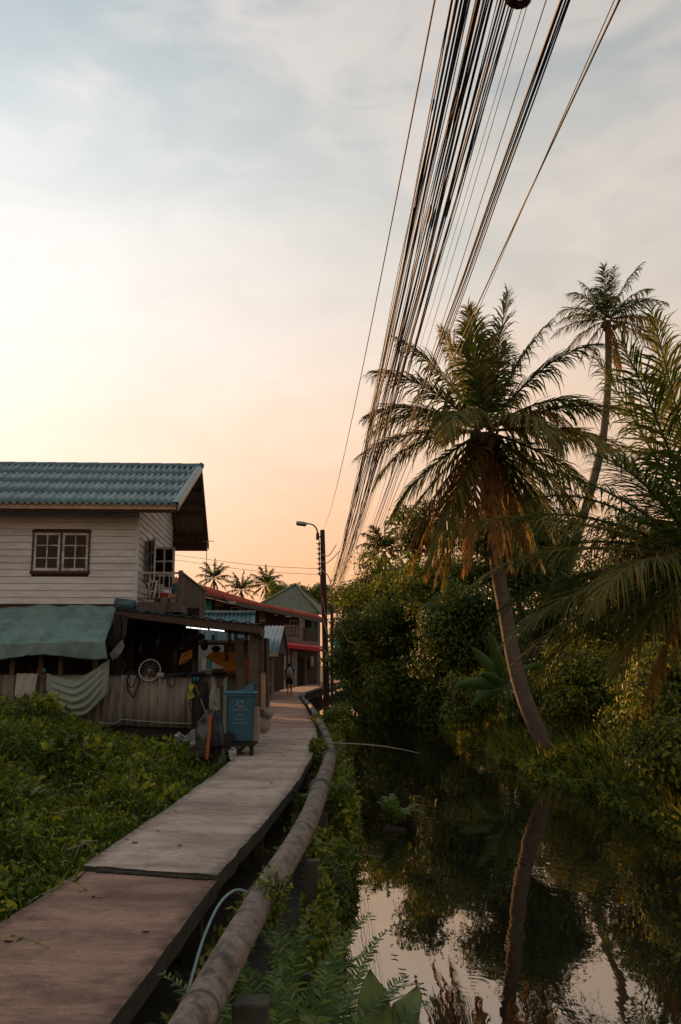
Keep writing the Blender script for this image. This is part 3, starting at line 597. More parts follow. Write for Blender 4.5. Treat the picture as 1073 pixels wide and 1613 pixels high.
MB().tube([HM @ Vector((.86, .32, BZ - .02)), HM @ Vector((.86, .32, BZ + .2))], [.07, .1], 10).build('pot', M['trim'], pp)

# lower storey: posts, dark rear wall, floor beams
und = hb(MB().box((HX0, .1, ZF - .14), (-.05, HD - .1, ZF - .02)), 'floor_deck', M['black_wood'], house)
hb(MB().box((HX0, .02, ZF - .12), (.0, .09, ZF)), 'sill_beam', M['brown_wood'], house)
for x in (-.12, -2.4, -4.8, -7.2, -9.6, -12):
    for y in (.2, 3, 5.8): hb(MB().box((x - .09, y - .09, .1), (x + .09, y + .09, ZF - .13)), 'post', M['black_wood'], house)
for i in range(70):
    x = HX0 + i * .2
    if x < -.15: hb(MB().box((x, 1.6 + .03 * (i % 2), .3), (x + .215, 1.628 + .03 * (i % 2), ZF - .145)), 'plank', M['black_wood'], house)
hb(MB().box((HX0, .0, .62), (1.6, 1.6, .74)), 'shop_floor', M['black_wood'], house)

# ------------------------------------------------------------------ awning, fence sheets, washing
def cloth(name, label, mat, fn, nu, nv, cat='cloth', group=None, th=.006, base=None):
    pts = [fn(i / (nu - 1), j / (nv - 1)) for i in range(nu) for j in range(nv)]
    m = MB(); m.slab(pts, nu, nv, (0, th, 0)); o = m.build(name, mat, smooth=True, base=base); return tag(o, label, cat, group)
def awn(u, v):
    x0, x1 = -9.5, 0
    xr = P(183, 958, 21.95).x + (P(168, 1036, 20.4).x - P(183, 958, 21.95).x) * u
    x = x0 + (xr - x0) * v
    if u < .74: t = u / .74; Y = 21.95 - 1.5 * t; z = 3.87 + (2.97 - 3.87) * t - .07 * math.sin(math.pi * t)
    else: t = (u - .74) / .26; Y = 20.45 + .03 * t; z = 2.97 - .33 * t
    w = nz(x * 2.2, u * 2.5) * .045 + nz(x * .9 + u * 2.2, 7) * .06 + .03 * math.exp(-((x + 6.4 + u * .5) / .08) ** 2)
    sagx = -.02 * math.sin(x * 2.1) * u
    return Vector((x, Y - w * .5, z + w + sagx))
cloth('tarpaulin_awning', 'faded green tarpaulin awning stretched below the upper windows', M['tarp'], awn, 40, 90, 'awning', th=.01)
FY = 21.0
def corr(name, px0, px1, Y0, Y1, z0, z1, parent, pitch=.16, amp=.024):
    a = P(px0, 1063, Y0); b = P(px1, 1063, Y1); L_ = math.hypot(b.x - a.x, b.y - a.y); n = int(L_ / pitch * 6); pts = []
    for i, z in enumerate((z0, (z0 + z1) / 2, z1)):
        for j in range(n + 1):
            t = j / n; w = amp * math.cos(2 * math.pi * t * L_ / pitch) + nz(t * 5, i) * .015
            pts.append((a.x + (b.x - a.x) * t, a.y + (b.y - a.y) * t + w, z + .012 * nz(t * 3, i + px0) - .02 * t * (i == 0)))
    MB().slab(pts, 3, n + 1, (0, .008, 0)).build(name, M['fibro'], parent, smooth=True)
fence = thing('sheet_fence', 'grey corrugated sheet fence along the front of the repair shop', 'fence', (-6, 21, .6))
corr('corrugated_sheet', -160, -60, 21.1, 21.1, 1.16, 2.24, fence); corr('corrugated_sheet', -62, 40, 21.06, 21.06, 1.16, 2.26, fence); corr('corrugated_sheet', 38, 128, 21.03, 21.03, 1.15, 2.25, fence)
corr('corrugated_sheet', 126, 191, 21.0, 21.0, 1.15, 2.25, fence); corr('corrugated_sheet', 188, 250, 20.97, 20.6, 1.16, 2.26, fence); corr('corrugated_sheet', 248, 306, 20.58, 20.2, 1.15, 2.26, fence)
for px in (20, 65, 96, 150): a = P(px, 1050, 21.15); MB().box((a.x - .05, 21.1, .4), (a.x + .05, 21.2, 2.72)).build('fence_post', M['grey_wood'], fence)
MB().beam(P(-160, 1146, 21.25), P(190, 1146, 21.15), .09, .14).build('bottom_rail', M['black_wood'], fence); MB().beam(P(190, 1150, 21.1), P(312, 1156, 20.35), .09, .22).build('bottom_rail', M['black_wood'], fence)
MB().beam(P(-160, 1063, 21.17), P(190, 1063, 21.14), .05, .06).build('top_rail', M['black_wood'], fence); MB().beam(P(190, 1063, 21.08), P(375, 1064, 19.6), .06, .07).build('top_rail', M['black_wood'], fence)
for y0, y1 in ((.0, 0),): 
    m = MB()
    for px in range(-150, 330, 40): a = P(px, 1150, 21.3); m.box((a.x - .05, 21.3, 0), (a.x + .05, 21.4, 1.1))
    m.build('stilt_row', M['black_wood'], fence)
cl = spline([P(150, 1137, 20.92), P(186, 1138, 20.9), P(189, 1110, 20.88), P(193, 1063, 20.86)], 4)
tag(MB().tube(cl, .012, 6).build('plastic_conduit', M['hose'], smooth=True), 'thin pale teal conduit up the joint of the fence sheets', 'conduit')
cl = spline([P(188, 1133, 20.9), P(225, 1136, 20.7), P(265, 1139, 20.4), P(304, 1140, 20.1)], 4)
tag(MB().tube(cl, .011, 6).build('plastic_conduit', M['hose'], smooth=True), 'pale teal conduit along the foot of the right fence sheets', 'conduit')
cl = spline([P(60, 1110, 20.9), P(78, 1118, 20.88), P(98, 1124, 20.9)], 4); tag(MB().tube(cl, .008, 5).build('string', M['hose'], smooth=True), 'short pale cord slung below the hanging grey shirt', 'cord')
def towel(u, v):
    a = P(27 - u * 2, 1062, 20.9); b = P(60 - u * 4, 1062, 20.9); x = a.x + (b.x - a.x) * v; return Vector((x, 20.88 + .02 * math.sin(v * 14 + u * 2) - .03 * math.sin(u * 3), 2.29 - u * (.54 + .07 * v) + .01 * math.sin(v * 20)))
cloth('towel', 'small off-white towel hung over the sheet fence', M['cloth_white'], towel, 10, 16, 'towel')
def sheet(u, v):
    # a big sheet hung by both corners: catenary folds
    xa, xb = P(76, 1060, 20.85).x, P(172, 1042, 20.7).x; x = xa + (xb - xa) * v
    top = 2.30 + .32 * max(0, v - .45) ** 1.3 / .46 - .16 * math.sin(math.pi * v) * (1 - .5 * v)
    bot = 1.72 - .30 * math.sin(math.pi * min(1, v * 1.15)) - .16 * max(0, .35 - abs(v - .66)) * 2
    if v > .86: bot = bot + (v - .86) * 1.2
    if v < .1: bot = bot + (.1 - v) * 2.5
    z = top + (bot - top) * u
    fold = .035 * math.sin(u * 30 - 11 * (v - .45) ** 2 * (1 if v < .45 else -1.5) + nz(v * 3, u * 2) * 2) * math.sin(math.pi * v) + .03 * math.sin(v * 42 + u * 3) * (v > .6) * (v - .6) * 2.2
    return Vector((x, 20.75 - .12 * math.sin(math.pi * u) * math.sin(math.pi * v) + fold, z))
cloth('bed_sheet', 'large pale green sheet draped in folds over the fence', M['cloth_green'], sheet, 44, 54, 'sheet')
def shirt(u, v):
    a, b = P(66, 1062, 20.82), P(92, 1062, 20.82); w = 1.0 if u < .4 else .75; x = a.x + (b.x - a.x) * (.5 + (v - .5) * w); return Vector((x, 20.82 + .02 * math.sin(v * 17), 2.27 - u * .42 + .03 * math.sin(v * 6)))
cloth('shirt', 'dark grey shirt hung between the towel and the green sheet', M['cloth_dark'], shirt, 10, 12, 'shirt')
tag(MB().ellip(P(70, 1056, 20.95), (.035, .035, .06), 6, 8).build('bottle', M['turquoise'], smooth=True), 'tiny green bottle on the fence rail above the grey shirt', 'bottle')
tag(MB().ellip(P(60, 1057, 20.95), (.03, .03, .05), 6, 8).build('red_cup', M['red_awning'], smooth=True), 'tiny red cup on the fence rail above the grey shirt', 'cup')

# ------------------------------------------------------------------ repair shop lean-to
shop = thing('lean_to', 'dark open timber lean-to with a teal sheet roof edge', 'shed', (-3.6, 19.5, .6))
RA, RB = P(183, 963, 21.6), P(414, 989, 17.9)                      # front roof edge
back = Vector((-.45, 4.2, -.05))
m = MB(); m.hexa([RA, RB, RB + back, RA + back, *[q + Vector((0, 0, .05)) for q in (RA, RB, RB + back, RA + back)]]); m.build('roof_deck', M['black_wood'], shop)
n = 60; pts = []
for q in (-.06, .3): 
    for j in range(n + 1):
        p = RA.lerp(RB, j / n); pts.append(p + back.normalized() * q + Vector((0, 0, .075 + .02 * math.cos(j * 2 * math.pi / 5))))
MB().slab(pts, 2, n + 1, (0, 0, -.012)).build('roof_sheet', M['teal_ridge'], shop, smooth=True)
MB().beam(RA + Vector((0, .03, -.05)), RB + Vector((0, .03, -.05)), .06, .13).build('eave_beam', M['brown_wood'], shop)
MB().beam(RB + Vector((0, 0, -.09)), RB + back + Vector((0, 0, -.09)), .07, .12).build('side_beam', M['grey_wood'], shop)
tag(MB().tube([P(183, 950, 21.5), P(211, 953, 21.4)], .12, 12).build('ridge_offcut', M['teal_ridge'], smooth=True), 'short teal ridge tile lying at the left end of the lean-to roof', 'tile')
def post(px, pyt, pyb, Y, w, mat='grey_wood', name='post', lean=0):
    a = P(px + lean, pyt, Y); b = P(px, pyb, Y); return MB().beam((b.x, Y, b.z), (a.x, Y, a.z), w, w * .8, up=(0, 1, 0), w2=w * .92).build(name, M[mat], shop)
post(186, 968, 1150, 21.2, .17, 'black_wood'); post(400, 992, 1150, 18.7, .17); post(381, 1006, 1120, 19.3, .17, lean=-4); post(411, 994, 1130, 19.2, .12); post(416, 1005, 1125, 19.6, .12, 'black_wood'); post(420, 1006, 1112, 20.8, .13); post(262, 985, 1140, 23.6, .12, 'black_wood'); post(306, 1040, 1150, 20.1, .10, 'black_wood'); post(415, 1060, 1118, 18.9, .09, 'trim')
for i in range(14):
    a = P(306 + i * 5.2, 1063, 20.1 - i * .03); x = a.x; Y = a.y
    if i not in (5,): MB().box((x, Y, .95 + .1 * nz(i * 2.3)), (x + .068, Y + .025, 2.24 + .03 * nz(i))).build('plank', M['grey_wood'] if i != 9 else M['hose'], shop)
MB().box((-4.9, 17.6, .70), (-2.05, 23.5, .80)).build('floor', M['black_wood'], shop)
for i in range(5):
    x = -4.55 + i * .58; MB().box((x - .05, 17.8, -.1), (x + .05, 17.9, .698)).build('stilt', M['black_wood'], shop)
# dark rear partition on the left half, leaving the right half open to the yard behind
for i in range(12):
    x = -4.95 + i * .115; MB().box((x, 23.4, .8), (x + .11, 23.43, 3.9)).build('plank', M['black_wood'], shop)
# lit fluorescent tubes under the roof
for (xa, ya, xb, yb, lb) in ((294, 988, 327, 991.5, 'longer lit fluorescent tube under the lean-to roof'), (331, 991.5, 353, 994, 'shorter lit fluorescent tube nearer the lean-to posts')):
    a, b = P(xa, ya, 20.2), P(xb, yb, 19.9); t_ = thing('fluorescent_lamp', lb, 'lamp', (a + b) / 2)
    MB().tube([a, b], .013, 10).build('lit_tube', M['tube_light'], t_, smooth=True); MB().beam(a + Vector((0, .01, .045)), b + Vector((0, .01, .045)), .05, .04).build('housing', M['paint_pale'], t_)
def hang(name, label, mat, poly, Y, th=.02, cat='cloth', wob=.03):
    """a limp flat thing: outline in picture coordinates turned into a rumpled sheet with its own thickness"""
    pts = [P(x, y, Y) for x, y in poly]; c = sum(pts, Vector()) / len(pts); m = MB(); n = len(pts); rings = []
    for k in (1.0, .66, .33): rings.append([c + (p - c) * k + Vector((0, wob * nz(i * 1.3, k * 4, Y) * 2 - .02 * (1 - k), 0)) for i, p in enumerate(pts)])
    for s in (0, th):
        k0 = len(m.v)
        for r in rings: m.v += [tuple(p + Vector((0, s, 0))) for p in r]
        m.v.append(tuple(c + Vector((0, s - .03, 0))))
        for k in range(2):
            for i in range(n): a = k0 + k * n + i; b = k0 + k * n + (i + 1) % n; m.f.append((a, b, b + n, a + n))
        for i in range(n): m.f.append((k0 + 2 * n + i, k0 + 2 * n + (i + 1) % n, k0 + 3 * n))
    for i in range(n): a, b = i, (i + 1) % n; m.f.append((a, b, b + 3 * n + 1, a + 3 * n + 1))
    return tag(m.build(name, mat, smooth=False), label, cat)
hang('hanging_tarpaulin', 'dark grey cloth hanging beside the awning from the lean-to corner', M['cloth_dark'], [(172, 985), (184, 966), (202, 972), (199, 1000), (192, 1015), (176, 1020), (168, 1018)], 21.35)
hang('rag', 'pale rag tied to the post above the black inner tube', M['cloth_grey'], [(172, 1030), (193, 1008), (196, 1018), (190, 1030), (178, 1042)], 21.0)
def ring(name, label, px, py, rx, ry, Y, r, mat, cat='tube', tilt=0, wav=0.0):
    c = P(px, py, Y); s = Y / F; pts = []
    for i in range(29):
        a = 2 * math.pi * i / 28; w = 1 + wav * nz(math.cos(a) * 1.5 + px, math.sin(a) * 1.5)
        pts.append(c + Vector((math.cos(a) * rx * s * w, math.sin(a * 2) * .03 + tilt * math.sin(a), math.sin(a) * ry * s * w)))
    return tag(MB().tube(pts, r, 8, cap=False).build(name, mat, smooth=True), label, cat)
ring('inner_tube', 'black inner tube hooked on the post next to the pale rag', 186, 1050, 10, 13, 20.9, .022, M['black'])
ring('inner_tube', 'limp black inner tube drooping in a double loop on the fence', 209, 1076, 8, 18, 20.7, .018, M['black'], wav=.5)
ring('inner_tube', 'small black inner tube crossing the double loop on the fence', 207, 1070, 7, 11, 20.66, .014, M['black'], wav=.5)
ring('inner_tube', 'narrow black inner tube slung over the fence right of the bright wheel', 270, 1073, 6, 9, 20.3, .014, M['black'], wav=.5)
ring('inner_tube', 'black inner tube hanging low under the lime green cloth', 303, 1110, 4, 11, 19.9, .014, M['black'], wav=.4)
wh = thing('bicycle_wheel', 'bare bright bicycle wheel propped on top of the sheet fence', 'wheel', P(236, 1072, 20.6))
c = P(236, 1056, 20.6); pts = [c + Vector((math.cos(2 * math.pi * i / 32) * .235, .05 * math.sin(2 * math.pi * i / 32), math.sin(2 * math.pi * i / 32) * .235)) for i in range(33)]
MB().tube(pts, .013, 6, cap=False).build('rim', M['chrome'], wh, smooth=True); MB().tube([c + (p - c) * 1.07 for p in pts], .016, 6, cap=False).build('tyre', M['black'], wh, smooth=True); MB().tube([c - Vector((0, .05, 0)), c + Vector((0, .05, 0))], .02, 8).build('hub', M['metal'], wh)
for i in range(0, 32, 2): MB().tube([c, pts[i]], .0022, 4).build('spoke', M['chrome'], wh)
# clutter hanging under the roof: dark lumps of straps, saddles and tyres
for i, (px, py, w, h, Y, kind) in enumerate(((300, 1010, 9, 13, 20.0, 0), (315, 1003, 14, 12, 19.9, 0), (322, 1016, 12, 18, 20.0, 0), (288, 1022, 12, 9, 20.1, 0), (340, 1022, 14, 10, 19.8, 0), (357, 1028, 5, 13, 19.6, 1), (276, 1040, 5, 15, 20.4, 1), (336, 1004, 3, 4, 19.7, 1), (362, 1002, 3, 10, 19.5, 1), (372, 1002, 4, 9, 19.4, 1), (388, 1006, 4, 9, 19.2, 1), (250, 1015, 9, 20, 20.6, 0), (222, 1025, 8, 18, 20.9, 0))):
    c = P(px, py, Y); s = Y / F; m = MB()
    if kind == 0:
        for q in range(4): m.ellip(c + Vector((nz(i * 3 + q, 1) * w * s, .08 * nz(q, i), nz(i * 5 + q, 2) * h * s)), (w * s * .55, .08, h * s * .5), 5, 7)
        m.tube([c, c + Vector((0, 0, .35))], .008, 4)
        nm, lb, ct = 'saddle_bundle', ('round', 'wide', 'long', 'left', 'small', '', '', '', '', '', '', 'darkest', 'leftmost')[i] + ' black bundle of spare parts hung under the shop roof, ' + ('near its lit tubes' if 290 < px < 330 else 'over the yellow sheet' if px > 330 else 'above the bicycle wheel' if px > 235 else 'above the looped tubes' if px < 235 else 'by the pale wall'), 'bundle'
    else:
        for q in range(3): m.tube([c + Vector((.015 * q - .015, 0, h * s)), c + Vector((.03 * q - .04, .02, 0)), c + Vector((.02 * q - .01, 0, -h * s))], .012, 5)
        nm, lb, ct = 'strap', 'black strap dangling inside the lean-to ' + {357: 'in front of the yellow sheet', 276: 'beside the pale wall', 336: 'between the two lit tubes', 362: 'right of the shorter tube', 372: 'left of the leaning post', 388: 'between the two right posts'}[px], 'strap'
    tag(m.build(nm, M['black'], smooth=True), lb, ct)
hang('yellow_sheet', 'ochre plastic sheet slung across the shop behind the straps', M['yellow_tarp'], [(322, 1036), (336, 1026), (372, 1028), (384, 1032), (382, 1052), (362, 1055), (340, 1046)], 22.2)
hang('yellow_bag', 'folded ochre bag hanging left of the black bundles', M['yellow_tarp'], [(281, 1048), (286, 1030), (302, 1023), (303, 1036), (292, 1044)], 21.0)
hang('orange_screen', 'orange red screen standing behind the right shop posts', M['orange_board'], [(366, 1040), (392, 1036), (392, 1068), (368, 1068)], 22.5, .03, 'screen', .005)
yard = thing('yard_wall', 'pale wall with a small window seen through the shop', 'wall', P(305, 1090, 31))
a, b = P(262, 1016, 31), P(350, 1100, 31); MB().box((a.x, 31, .5), (b.x, 31.15, a.z)).build('wall_panel', M['paint_pale'], yard)
a, b = P(318, 1036, 30.95), P(337, 1056, 30.95); w_ = MB().box((a.x, 30.93, b.z), (b.x, 30.99, a.z)).build('window', M['paint_white'], yard); MB().box((a.x + .17, 30.9, b.z + .05), (b.x - .04, 30.925, a.z - .05)).build('pane', M['turquoise'], w_)
# counter clutter along the fence top
for i, (px, py, w, h, mt, nm, lb, ct) in enumerate(((283, 1062, 10, 3, 'black', 'tool_roll', 'low black tool roll on the fence top by the pale wall', 'tool'), (312, 1061, 12, 4, 'black', 'engine_part', 'dark engine part on the fence top under the bundles', 'machine part'), (345, 1058, 12, 6, 'black', 'motor', 'small black motor on the fence top under the yellow sheet', 'motor'), (362, 1056, 9, 5, 'orange_board', 'toolbox', 'rusty red toolbox on the fence top near the right posts', 'toolbox'), (253, 1064, 6, 6, 'sack', 'glove', 'pale glove stuck on the fence top beside the bright wheel', 'glove'), (310, 1070, 6, 7, 'bin', 'blue_cap', 'faded blue cap hung on the fence above the lime cloth', 'cap'))):
    Y = 20.4 - (px - 250) * .007; c = P(px, py, Y); s = Y / F; m = MB()
    for q in range(3): m.ellip(c + Vector(((q - 1) * w * s * .55, .03 * nz(i, q), h * s * .25 * nz(i * 3, q))), (w * s * .5, .09, h * s * .8), 5, 8)
    tag(m.build(nm, M[mt], smooth=True), lb, ct)
hang('lime_cloth', 'torn lime green cloth caught on the fence end', M['lime'], [(297, 1078), (306, 1078), (304, 1092), (308, 1097), (304, 1100), (295, 1100), (296, 1092), (301, 1088)], 19.8, .01)
for (xa, ya, xb, yb, lb) in ((306, 1077, 314, 1094, 'short yellow stick leaning on the lime cloth'), (316, 1101, 324, 1122, 'thin pale stick leaning below the blue cap'), (311, 1140, 328, 1118, 'pale stick propping the charcoal sheet'), (350, 1078, 359, 1066, 'bent white wire poking up behind the bin')):
    tag(MB().beam(P(xa, ya, 19.6), P(xb, yb, 19.6), .018).build('stick', M['yellow_tarp'] if 'yellow' in lb else M['sack']), lb, 'stick')
hang('grey_trousers', 'pale grey trousers hung over the shop planks', M['cloth_grey'], [(330, 1096), (338, 1066), (342, 1085), (346, 1084), (347, 1118), (341, 1119), (329, 1116)], 19.4, .02, 'trousers')
hang('dark_garment', 'black garment hanging on the shop planks behind the sticks', M['black'], [(309, 1078), (327, 1072), (330, 1120), (312, 1140), (306, 1120)], 19.75, .02, 'garment')
def dsheet(u, v):
    xt = 328 + v * 22; xb = 308 + v * 52; yt = 1117 + abs(v - .3) * 10; yb = 1165 + v * 50 if v > .35 else 1150 + v * 60
    px = xt + (xb - xt) * u; py = yt + (yb - yt) * u
    return P(px, py, 17.6 - .5 * u + .18 * math.sin(v * 11 + u * 2) * u + .12 * nz(u * 4, v * 5))
cloth('charcoal_sheet', 'charcoal sheet draped over the orange stick beside the bin', M['cloth_dark'], dsheet, 22, 26, 'sheet')
tag(MB().beam(P(326, 1196, 17.0), P(332, 1126, 17.0), .055, .04).build('orange_stake', M['orange_stick']), 'upright orange painted stake holding up the charcoal sheet', 'stake')
hang('white_bag', 'crumpled white plastic bag in the plants under the fence', M['plasticwhite'], [(274, 1158), (281, 1153), (290, 1160), (300, 1152), (306, 1148), (307, 1172), (298, 1178), (284, 1176)], 19.0, .12, 'bag', .07)
hang('plastic_bag', 'small white plastic bag between the charcoal sheet and the walkway', M['plasticwhite'], [(360, 1182), (366, 1177), (371, 1182), (371, 1192), (364, 1197), (360, 1192)], 16.2, .1, 'bag', .05)

# ------------------------------------------------------------------ wheelie bin
bb = G(380, 1168, 1.09); BY = bb.y; s = BY / F * 1.0
bin_ = thing('wheelie_bin', 'blue plastic wheelie bin with a hooded lid beside the walkway', 'bin', bb)
bw, bd, bhh = .50, .56, .86
def bc(x, y, z): return bb + Vector((x, y, z))
def rbox(w, d, z, r=.05, n=4):
    out = []
    for sx, sy, a0 in ((1, -1, -90), (1, 1, 0), (-1, 1, 90), (-1, -1, 180)):
        for k in range(n): a = math.radians(a0 + 90 * k / (n - 1)); out.append((sx * (w / 2 - r) + math.cos(a) * r, sy * (d / 2 - r) + math.sin(a) * r, z))
    return out
def loft(rings):
    m = MB(); n = len(rings[0]); 
    for r in rings: m.v += [tuple(bb + Vector(p)) for p in r]
    for k in range(len(rings) - 1):
        for i in range(n): a = k * n + i; b = k * n + (i + 1) % n; m.f.append((a, b, b + n, a + n))
    m.f.append(tuple(range(n - 1, -1, -1))); m.f.append(tuple(range((len(rings) - 1) * n, len(rings) * n))); return m
loft([rbox(.41, .46, .02), rbox(.42, .47, .05), rbox(.47, .54, .80), rbox(.475, .545, .82), rbox(.52, .59, .825), rbox(.52, .59, .86)]).build('body', M['bin'], bin_)
lid = loft([rbox(.54, .62, .862), rbox(.55, .63, .885), rbox(.50, .58, .91)]).build('lid', M['bin'], bin_)
prof = [(-.16, .908), (-.06, .925), (.02, .955), (.09, 1.00), (.16, 1.05), (.20, 1.065), (.245, 1.065), (.245, .908)]
m = MB(); n = len(prof)
for y in (-.22, .22): m.v += [tuple(bc(x, y * (1 if i in (0, n - 1) else .92), z)) for i, (x, z) in enumerate(prof)]
m.f += [tuple(range(n - 1, -1, -1)), tuple(range(n, 2 * n))] + [(i, (i + 1) % n, (i + 1) % n + n, i + n) for i in range(n)]
m.build('hood', M['bin'], lid)
MB().add([bc(.247, -.17, .93), bc(.247, .17, .93), bc(.247, .16, 1.04), bc(.247, -.16, 1.04)], [(0, 1, 2, 3)]).build('slot', M['black'], lid)
MB().tube([bc(-.33, -.2, .86), bc(-.33, .2, .86)], .016, 8).build('handle', M['bin'], bin_)
for y in (-.27, .27): MB().tube([bc(-.19, y - .025, .10), bc(-.19, y + .025, .10)], .10, 16).build('wheel', M['black'], bin_)
def thai(txt, size, z, x=0.0):
    cu = bpy.data.curves.new('lettering', 'FONT'); cu.body = txt; cu.size = size; cu.align_x = 'CENTER'; cu.extrude = .0015
    tilt = math.atan2(.035, .75)
    tmp = bpy.data.objects.new('tmp', cu); COL.objects.link(tmp); bpy.context.view_layer.update(); me = bpy.data.meshes.new_from_object(tmp.evaluated_get(bpy.context.evaluated_depsgraph_get())); bpy.data.objects.remove(tmp)
    o = bpy.data.objects.new('lettering', me); COL.objects.link(o); o.parent = bin_; me.materials.clear(); me.materials.append(M['print'])
    yf = -.235 - .037 * (z / .8) - .0035; o.matrix_local = Matrix.Translation((x, yf, z)) @ Matrix.Rotation(math.pi / 2 + tilt, 4, 'X'); BASE[o.name] = bb
thai('โปรดทิ้งขยะลงถัง', .040, .575); thai('สำนัก', .046, .475); thai('สิ่งแวดล้อม', .042, .405); thai('กรุงเทพมหานคร', .040, .335)
m = MB()                                                          # the emblem: three chasing arrows
for k in range(3):
    a0 = math.radians(90 + 120 * k); c = Vector((.0, -.275, .69)); pts = []
    for q in range(6): a = a0 + math.radians(15 + 14 * q); pts.append(bb + c + Vector((math.cos(a) * .055, 0, math.sin(a) * .055)))
    m.tube(pts, .0055, 4); d = (pts[-1] - pts[-2]).normalized(); nrm_ = Vector((d.z, 0, -d.x)); m.add([pts[-1] + nrm_ * .02, pts[-1] - nrm_ * .02, pts[-1] + d * .03], [(0, 1, 2)])
m.build('emblem', M['print'], bin_)
tag(MB().box((bb.x - .5, BY - .35, 1.03), (bb.x + .27, BY + .5, 1.085)).box((bb.x - .45, BY - .3, .2), (bb.x - .37, BY - .22, 1.03)).box((bb.x + .18, BY - .3, .2), (bb.x + .25, BY - .22, 1.03)).build('plank_stand', M['black_wood']), 'low plank platform under the blue bin', 'platform')
q = P(401, 1157, BY + .25); tag(MB().box((q.x - .09, BY + .12, 1.086), (q.x + .09, BY + .4, q.z + .33)).box((q.x - .085, BY + .14, q.z + .335), (q.x + .08, BY + .38, q.z + .50)).build('stacked_blocks', M['sack']), 'stack of pale worn blocks behind the bin', 'blocks')
q = P(416, 1133, 19.6); m = MB(); m.ellip(q + Vector((0, 0, -.08)), (.15, .2, .22), 8, 12); tag(m.build('sack', M['sack'], smooth=True), 'bulging pale sack on the walkway edge behind the bin', 'sack')
m = MB(); m.tube([P(408, 1118, 19.3), P(417, 1121, 19.4), P(427, 1127, 19.5)], [.07, .09, .075], 12); tag(m.build('rolled_mat', M['cloth_grey'], smooth=True), 'rolled grey mat lying on the pale sack', 'mat')

# ------------------------------------------------------------------ houses farther along the canal
def sheet_roof(parent, r0, r1, e0, e1, mat, pitch=.17, amp=.03, name='roof', n_sheets=1, th=.02):
    """corrugated slope between ridge r0-r1 and eave e0-e1, split in sheets side by side"""
    r0, r1, e0, e1 = map(Vector, (r0, r1, e0, e1)); nrm_ = (r1 - r0).cross(e0 - r0).normalized()
    if nrm_.z < 0: nrm_ = -nrm_
    Lw = (r1 - r0).length; res = []
    for s in range(n_sheets):
        t0, t1 = s / n_sheets, (s + 1) / n_sheets + .004; k = max(2, int((t1 - t0) * Lw / pitch * 6)); pts = []
        for u in (0, 1):
            for j in range(k + 1):
                t = t0 + (t1 - t0) * j / k; p = r0.lerp(r1, t).lerp(e0.lerp(e1, t), u); pts.append(p + nrm_ * (amp * math.cos(2 * math.pi * t * Lw / pitch) + .006 * (s % 2)))
        res.append(MB().slab(pts, 2, k + 1, -nrm_ * th).build(name, mat, parent, smooth=True))
    return res
# teal-roofed yard shed seen over and under the lean-to roof
sh = thing('yard_shed', 'small shed with a pale teal sheet roof behind the lean-to', 'shed', (-5, 38, .5))
r0, r1, e0, e1 = P(262, 967, 38.2), P(402, 967, 38.2), P(252, 1009, 36), P(398, 1009, 36)
sheet_roof(sh, r0, r1, e0, e1, M['teal_tile'], .17, .026, 'roof_sheet', 7)
MB().tube([r0 + Vector((0, 0, .05)), r1 + Vector((0, 0, .05))], .08, 8).build('ridge_cap', M['teal_tile'], sh, smooth=True)
MB().box((r0.x + .2, 36.5, .5), (r1.x - .1, 38.0, e0.z + .2)).build('wall', M['dark_plaster'], sh); MB().beam(e0 - Vector((0, 0, .05)), e1 - Vector((0, 0, .05)), .04, .1).build('fascia', M['brown_wood'], sh)
# gabled porch over the edge of the walkway
pc = thing('porch', 'narrow porch with a steep teal sheet roof beside the far walkway', 'porch', (-3.4, 46, .5))
r0, r1, e0, e1 = P(418, 986, 48), P(448, 986, 48), P(404, 1028.5, 43), P(438, 1028.5, 43)
sheet_roof(pc, r0, r1, e0, e1, M['teal_tile'], .2, .03, 'roof_sheet', 3)
sheet_roof(pc, r0, r1, Vector((e0.x, 53, e0.z)), Vector((e1.x, 53, e1.z)), M['tile_under'], .2, .03, 'rear_roof_sheet', 1)
m = MB(); m.add([r1 + Vector((-.12, 0, -.06)), Vector((r1.x - .12, 43.4, e1.z)), Vector((r1.x - .12, 52.6, e1.z))], [(0, 1, 2)]); m.build('gable', M['black_wood'], pc)
MB().beam(e0 - Vector((0, 0, .08)), e1 - Vector((0, 0, .08)), .05, .16).build('fascia', M['trim'], pc)
for px, Y, w, mt in ((430, 43.5, .10, 'fibro'), (419, 43.6, .10, 'grey_wood')): a = P(px, 1040, Y); MB().box((a.x - w / 2, Y - w / 2, .5), (a.x + w / 2, Y + w / 2, e1.z - .02)).build('post', M[mt], pc)
for i in range(12): Y = 44 + i * .72; MB().box((-4.05 + .02 * (i % 3), Y, .5), (-4.0 + .02 * (i % 3), Y + .7, 3.6)).build('plank', M['black_wood'], pc)
MB().beam((-3.95, 44.0, 1.55), (-3.2, 44.0, 1.55), .04, .05).build('rail', M['hose'], pc)

